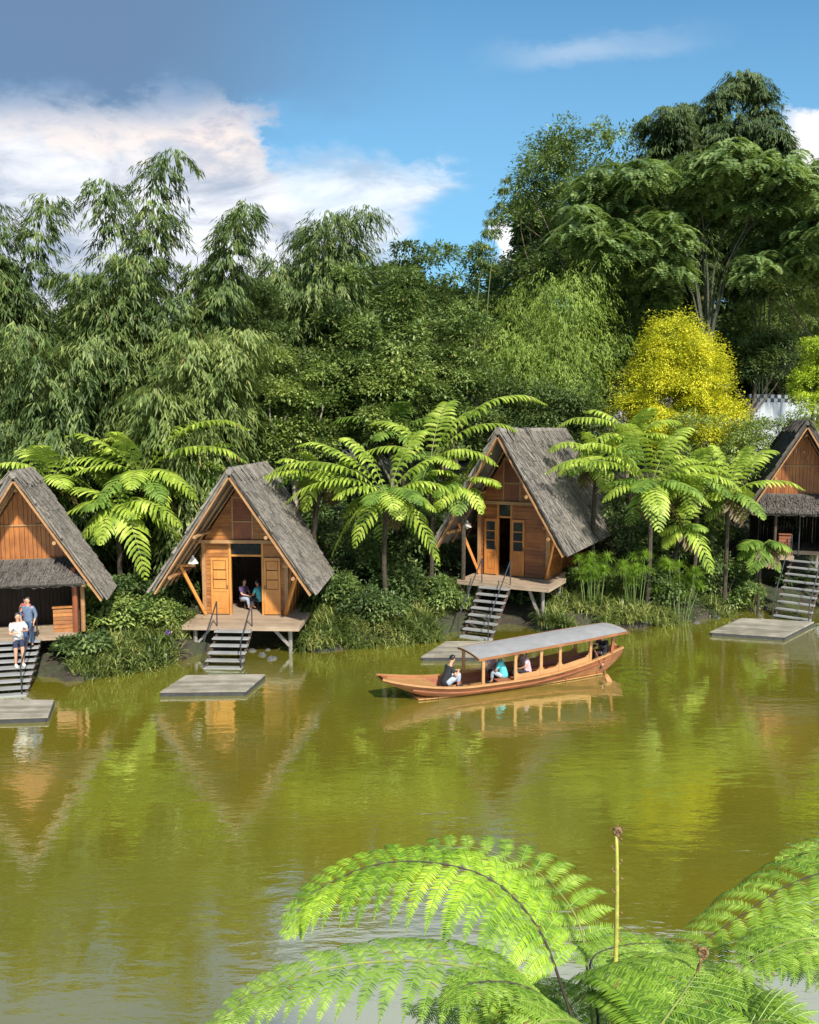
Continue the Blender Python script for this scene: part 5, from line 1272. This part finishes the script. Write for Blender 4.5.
FF(fr1, o1, [cr1,(640,1080,3.2),(690,1050,3.0),(740,1055,2.9),(780,1085,2.8)], 'fernB', wid=.34, pairs=18, start=.2, droop=1.2, sp=.011, pl=.06)
FF(fr1, o1, [cr1,(598,1020,4.0),(590,965,4.2),(612,948,4.4),(655,944,4.6),(700,955,4.7)], 'fernB', wid=.28, pairs=18, start=.4, droop=1.1, sp=.012, pl=.06, rach='rachis_d')
FF(fr2, o2, [cr2,(900,1010,4.1),(850,965,4.2),(800,950,4.3),(750,965,4.3)], 'fernB', wid=.36, pairs=16, start=.25, droop=1.2, sp=.012, pl=.07)
FF(fr1, o1, [cr1,(560,1075,4.0),(520,1040,4.2),(470,1010,4.3),(410,1010,4.4)], 'fernB', wid=.42, pairs=22, start=.15, droop=1.2, sp=.012, pl=.07)
FF(fr1, o1, [cr1,(585,1050,4.2),(570,1005,4.5),(545,985,4.8),(505,985,5.0)], 'fernB', wid=.40, pairs=20, start=.2, droop=1.2, sp=.013, pl=.07)
FF(fr1, o1, [cr1,(620,1060,4.1),(640,1010,4.4),(670,985,4.7),(720,975,4.9),(765,990,5.0)], 'fernB', wid=.50, pairs=22, start=.2, droop=1.1, sp=.013, pl=.075)
# unfurling stalk and curled croziers
def stalkpart(name, L, r0, r1, o, parent, mat, head=.03, nubs=14, curl=1.6):
    pts = [p-o for p in pp(L)]; c = bez(pts, 24); mb = MB(); mb.tube([tuple(p) for p in c], list(np.linspace(r0, r1, 24)), 8); st_ = mb.build(name, M[mat], parent, True)
    mb = MB(); e = c[-1]; n = 26
    sp_ = []
    for k in range(n):
        a_ = k/n*curl*2*math.pi; rr_ = head*(1-k/n*.8); sp_.append((e[0]+math.sin(a_)*rr_*1.0, e[1]+.004*k/n, e[2]+head-(math.cos(a_))*rr_))
    mb.tube(sp_, list(np.linspace(r1*1.3, r1*.7, n)), 7)
    for k in range(60):
        q_ = sp_[k % n]; d_ = rng.normal(size=3)*.012; mb.tube([q_, (q_[0]+d_[0], q_[1]+d_[1], q_[2]+d_[2]+.004)], [.003,.001], 4)
    mb.build('curled_tip', M['fiddle'], st_, True)
    for k in range(nubs):
        mb = MB()
        i = int(3+20*(k+.5)/nubs); sg = 1 if k % 2 else -1; q_ = c[i]
        mb.tube([tuple(q_), (q_[0]+sg*.018, q_[1], q_[2]+.008), (q_[0]+sg*.026, q_[1]-.003, q_[2]+.022), (q_[0]+sg*.020, q_[1], q_[2]+.030)], [.004,.004,.005,.004], 5)
        mb.build('side_bud', M['fiddle'], st_)
    return st_
stalkpart('young_stalk', [cr1,(612,1040,3.9),(616,950,4.0),(617,880,4.05),(616.5,836,4.1)], .016, .009, o1, fr1, 'stalk', .024, 16)
stalkpart('crozier', [cr1,(670,1040,3.8),(692,985,3.9),(702,958,3.9)], .010, .008, o1, fr1, 'fiddle', .030, 0, 1.5)
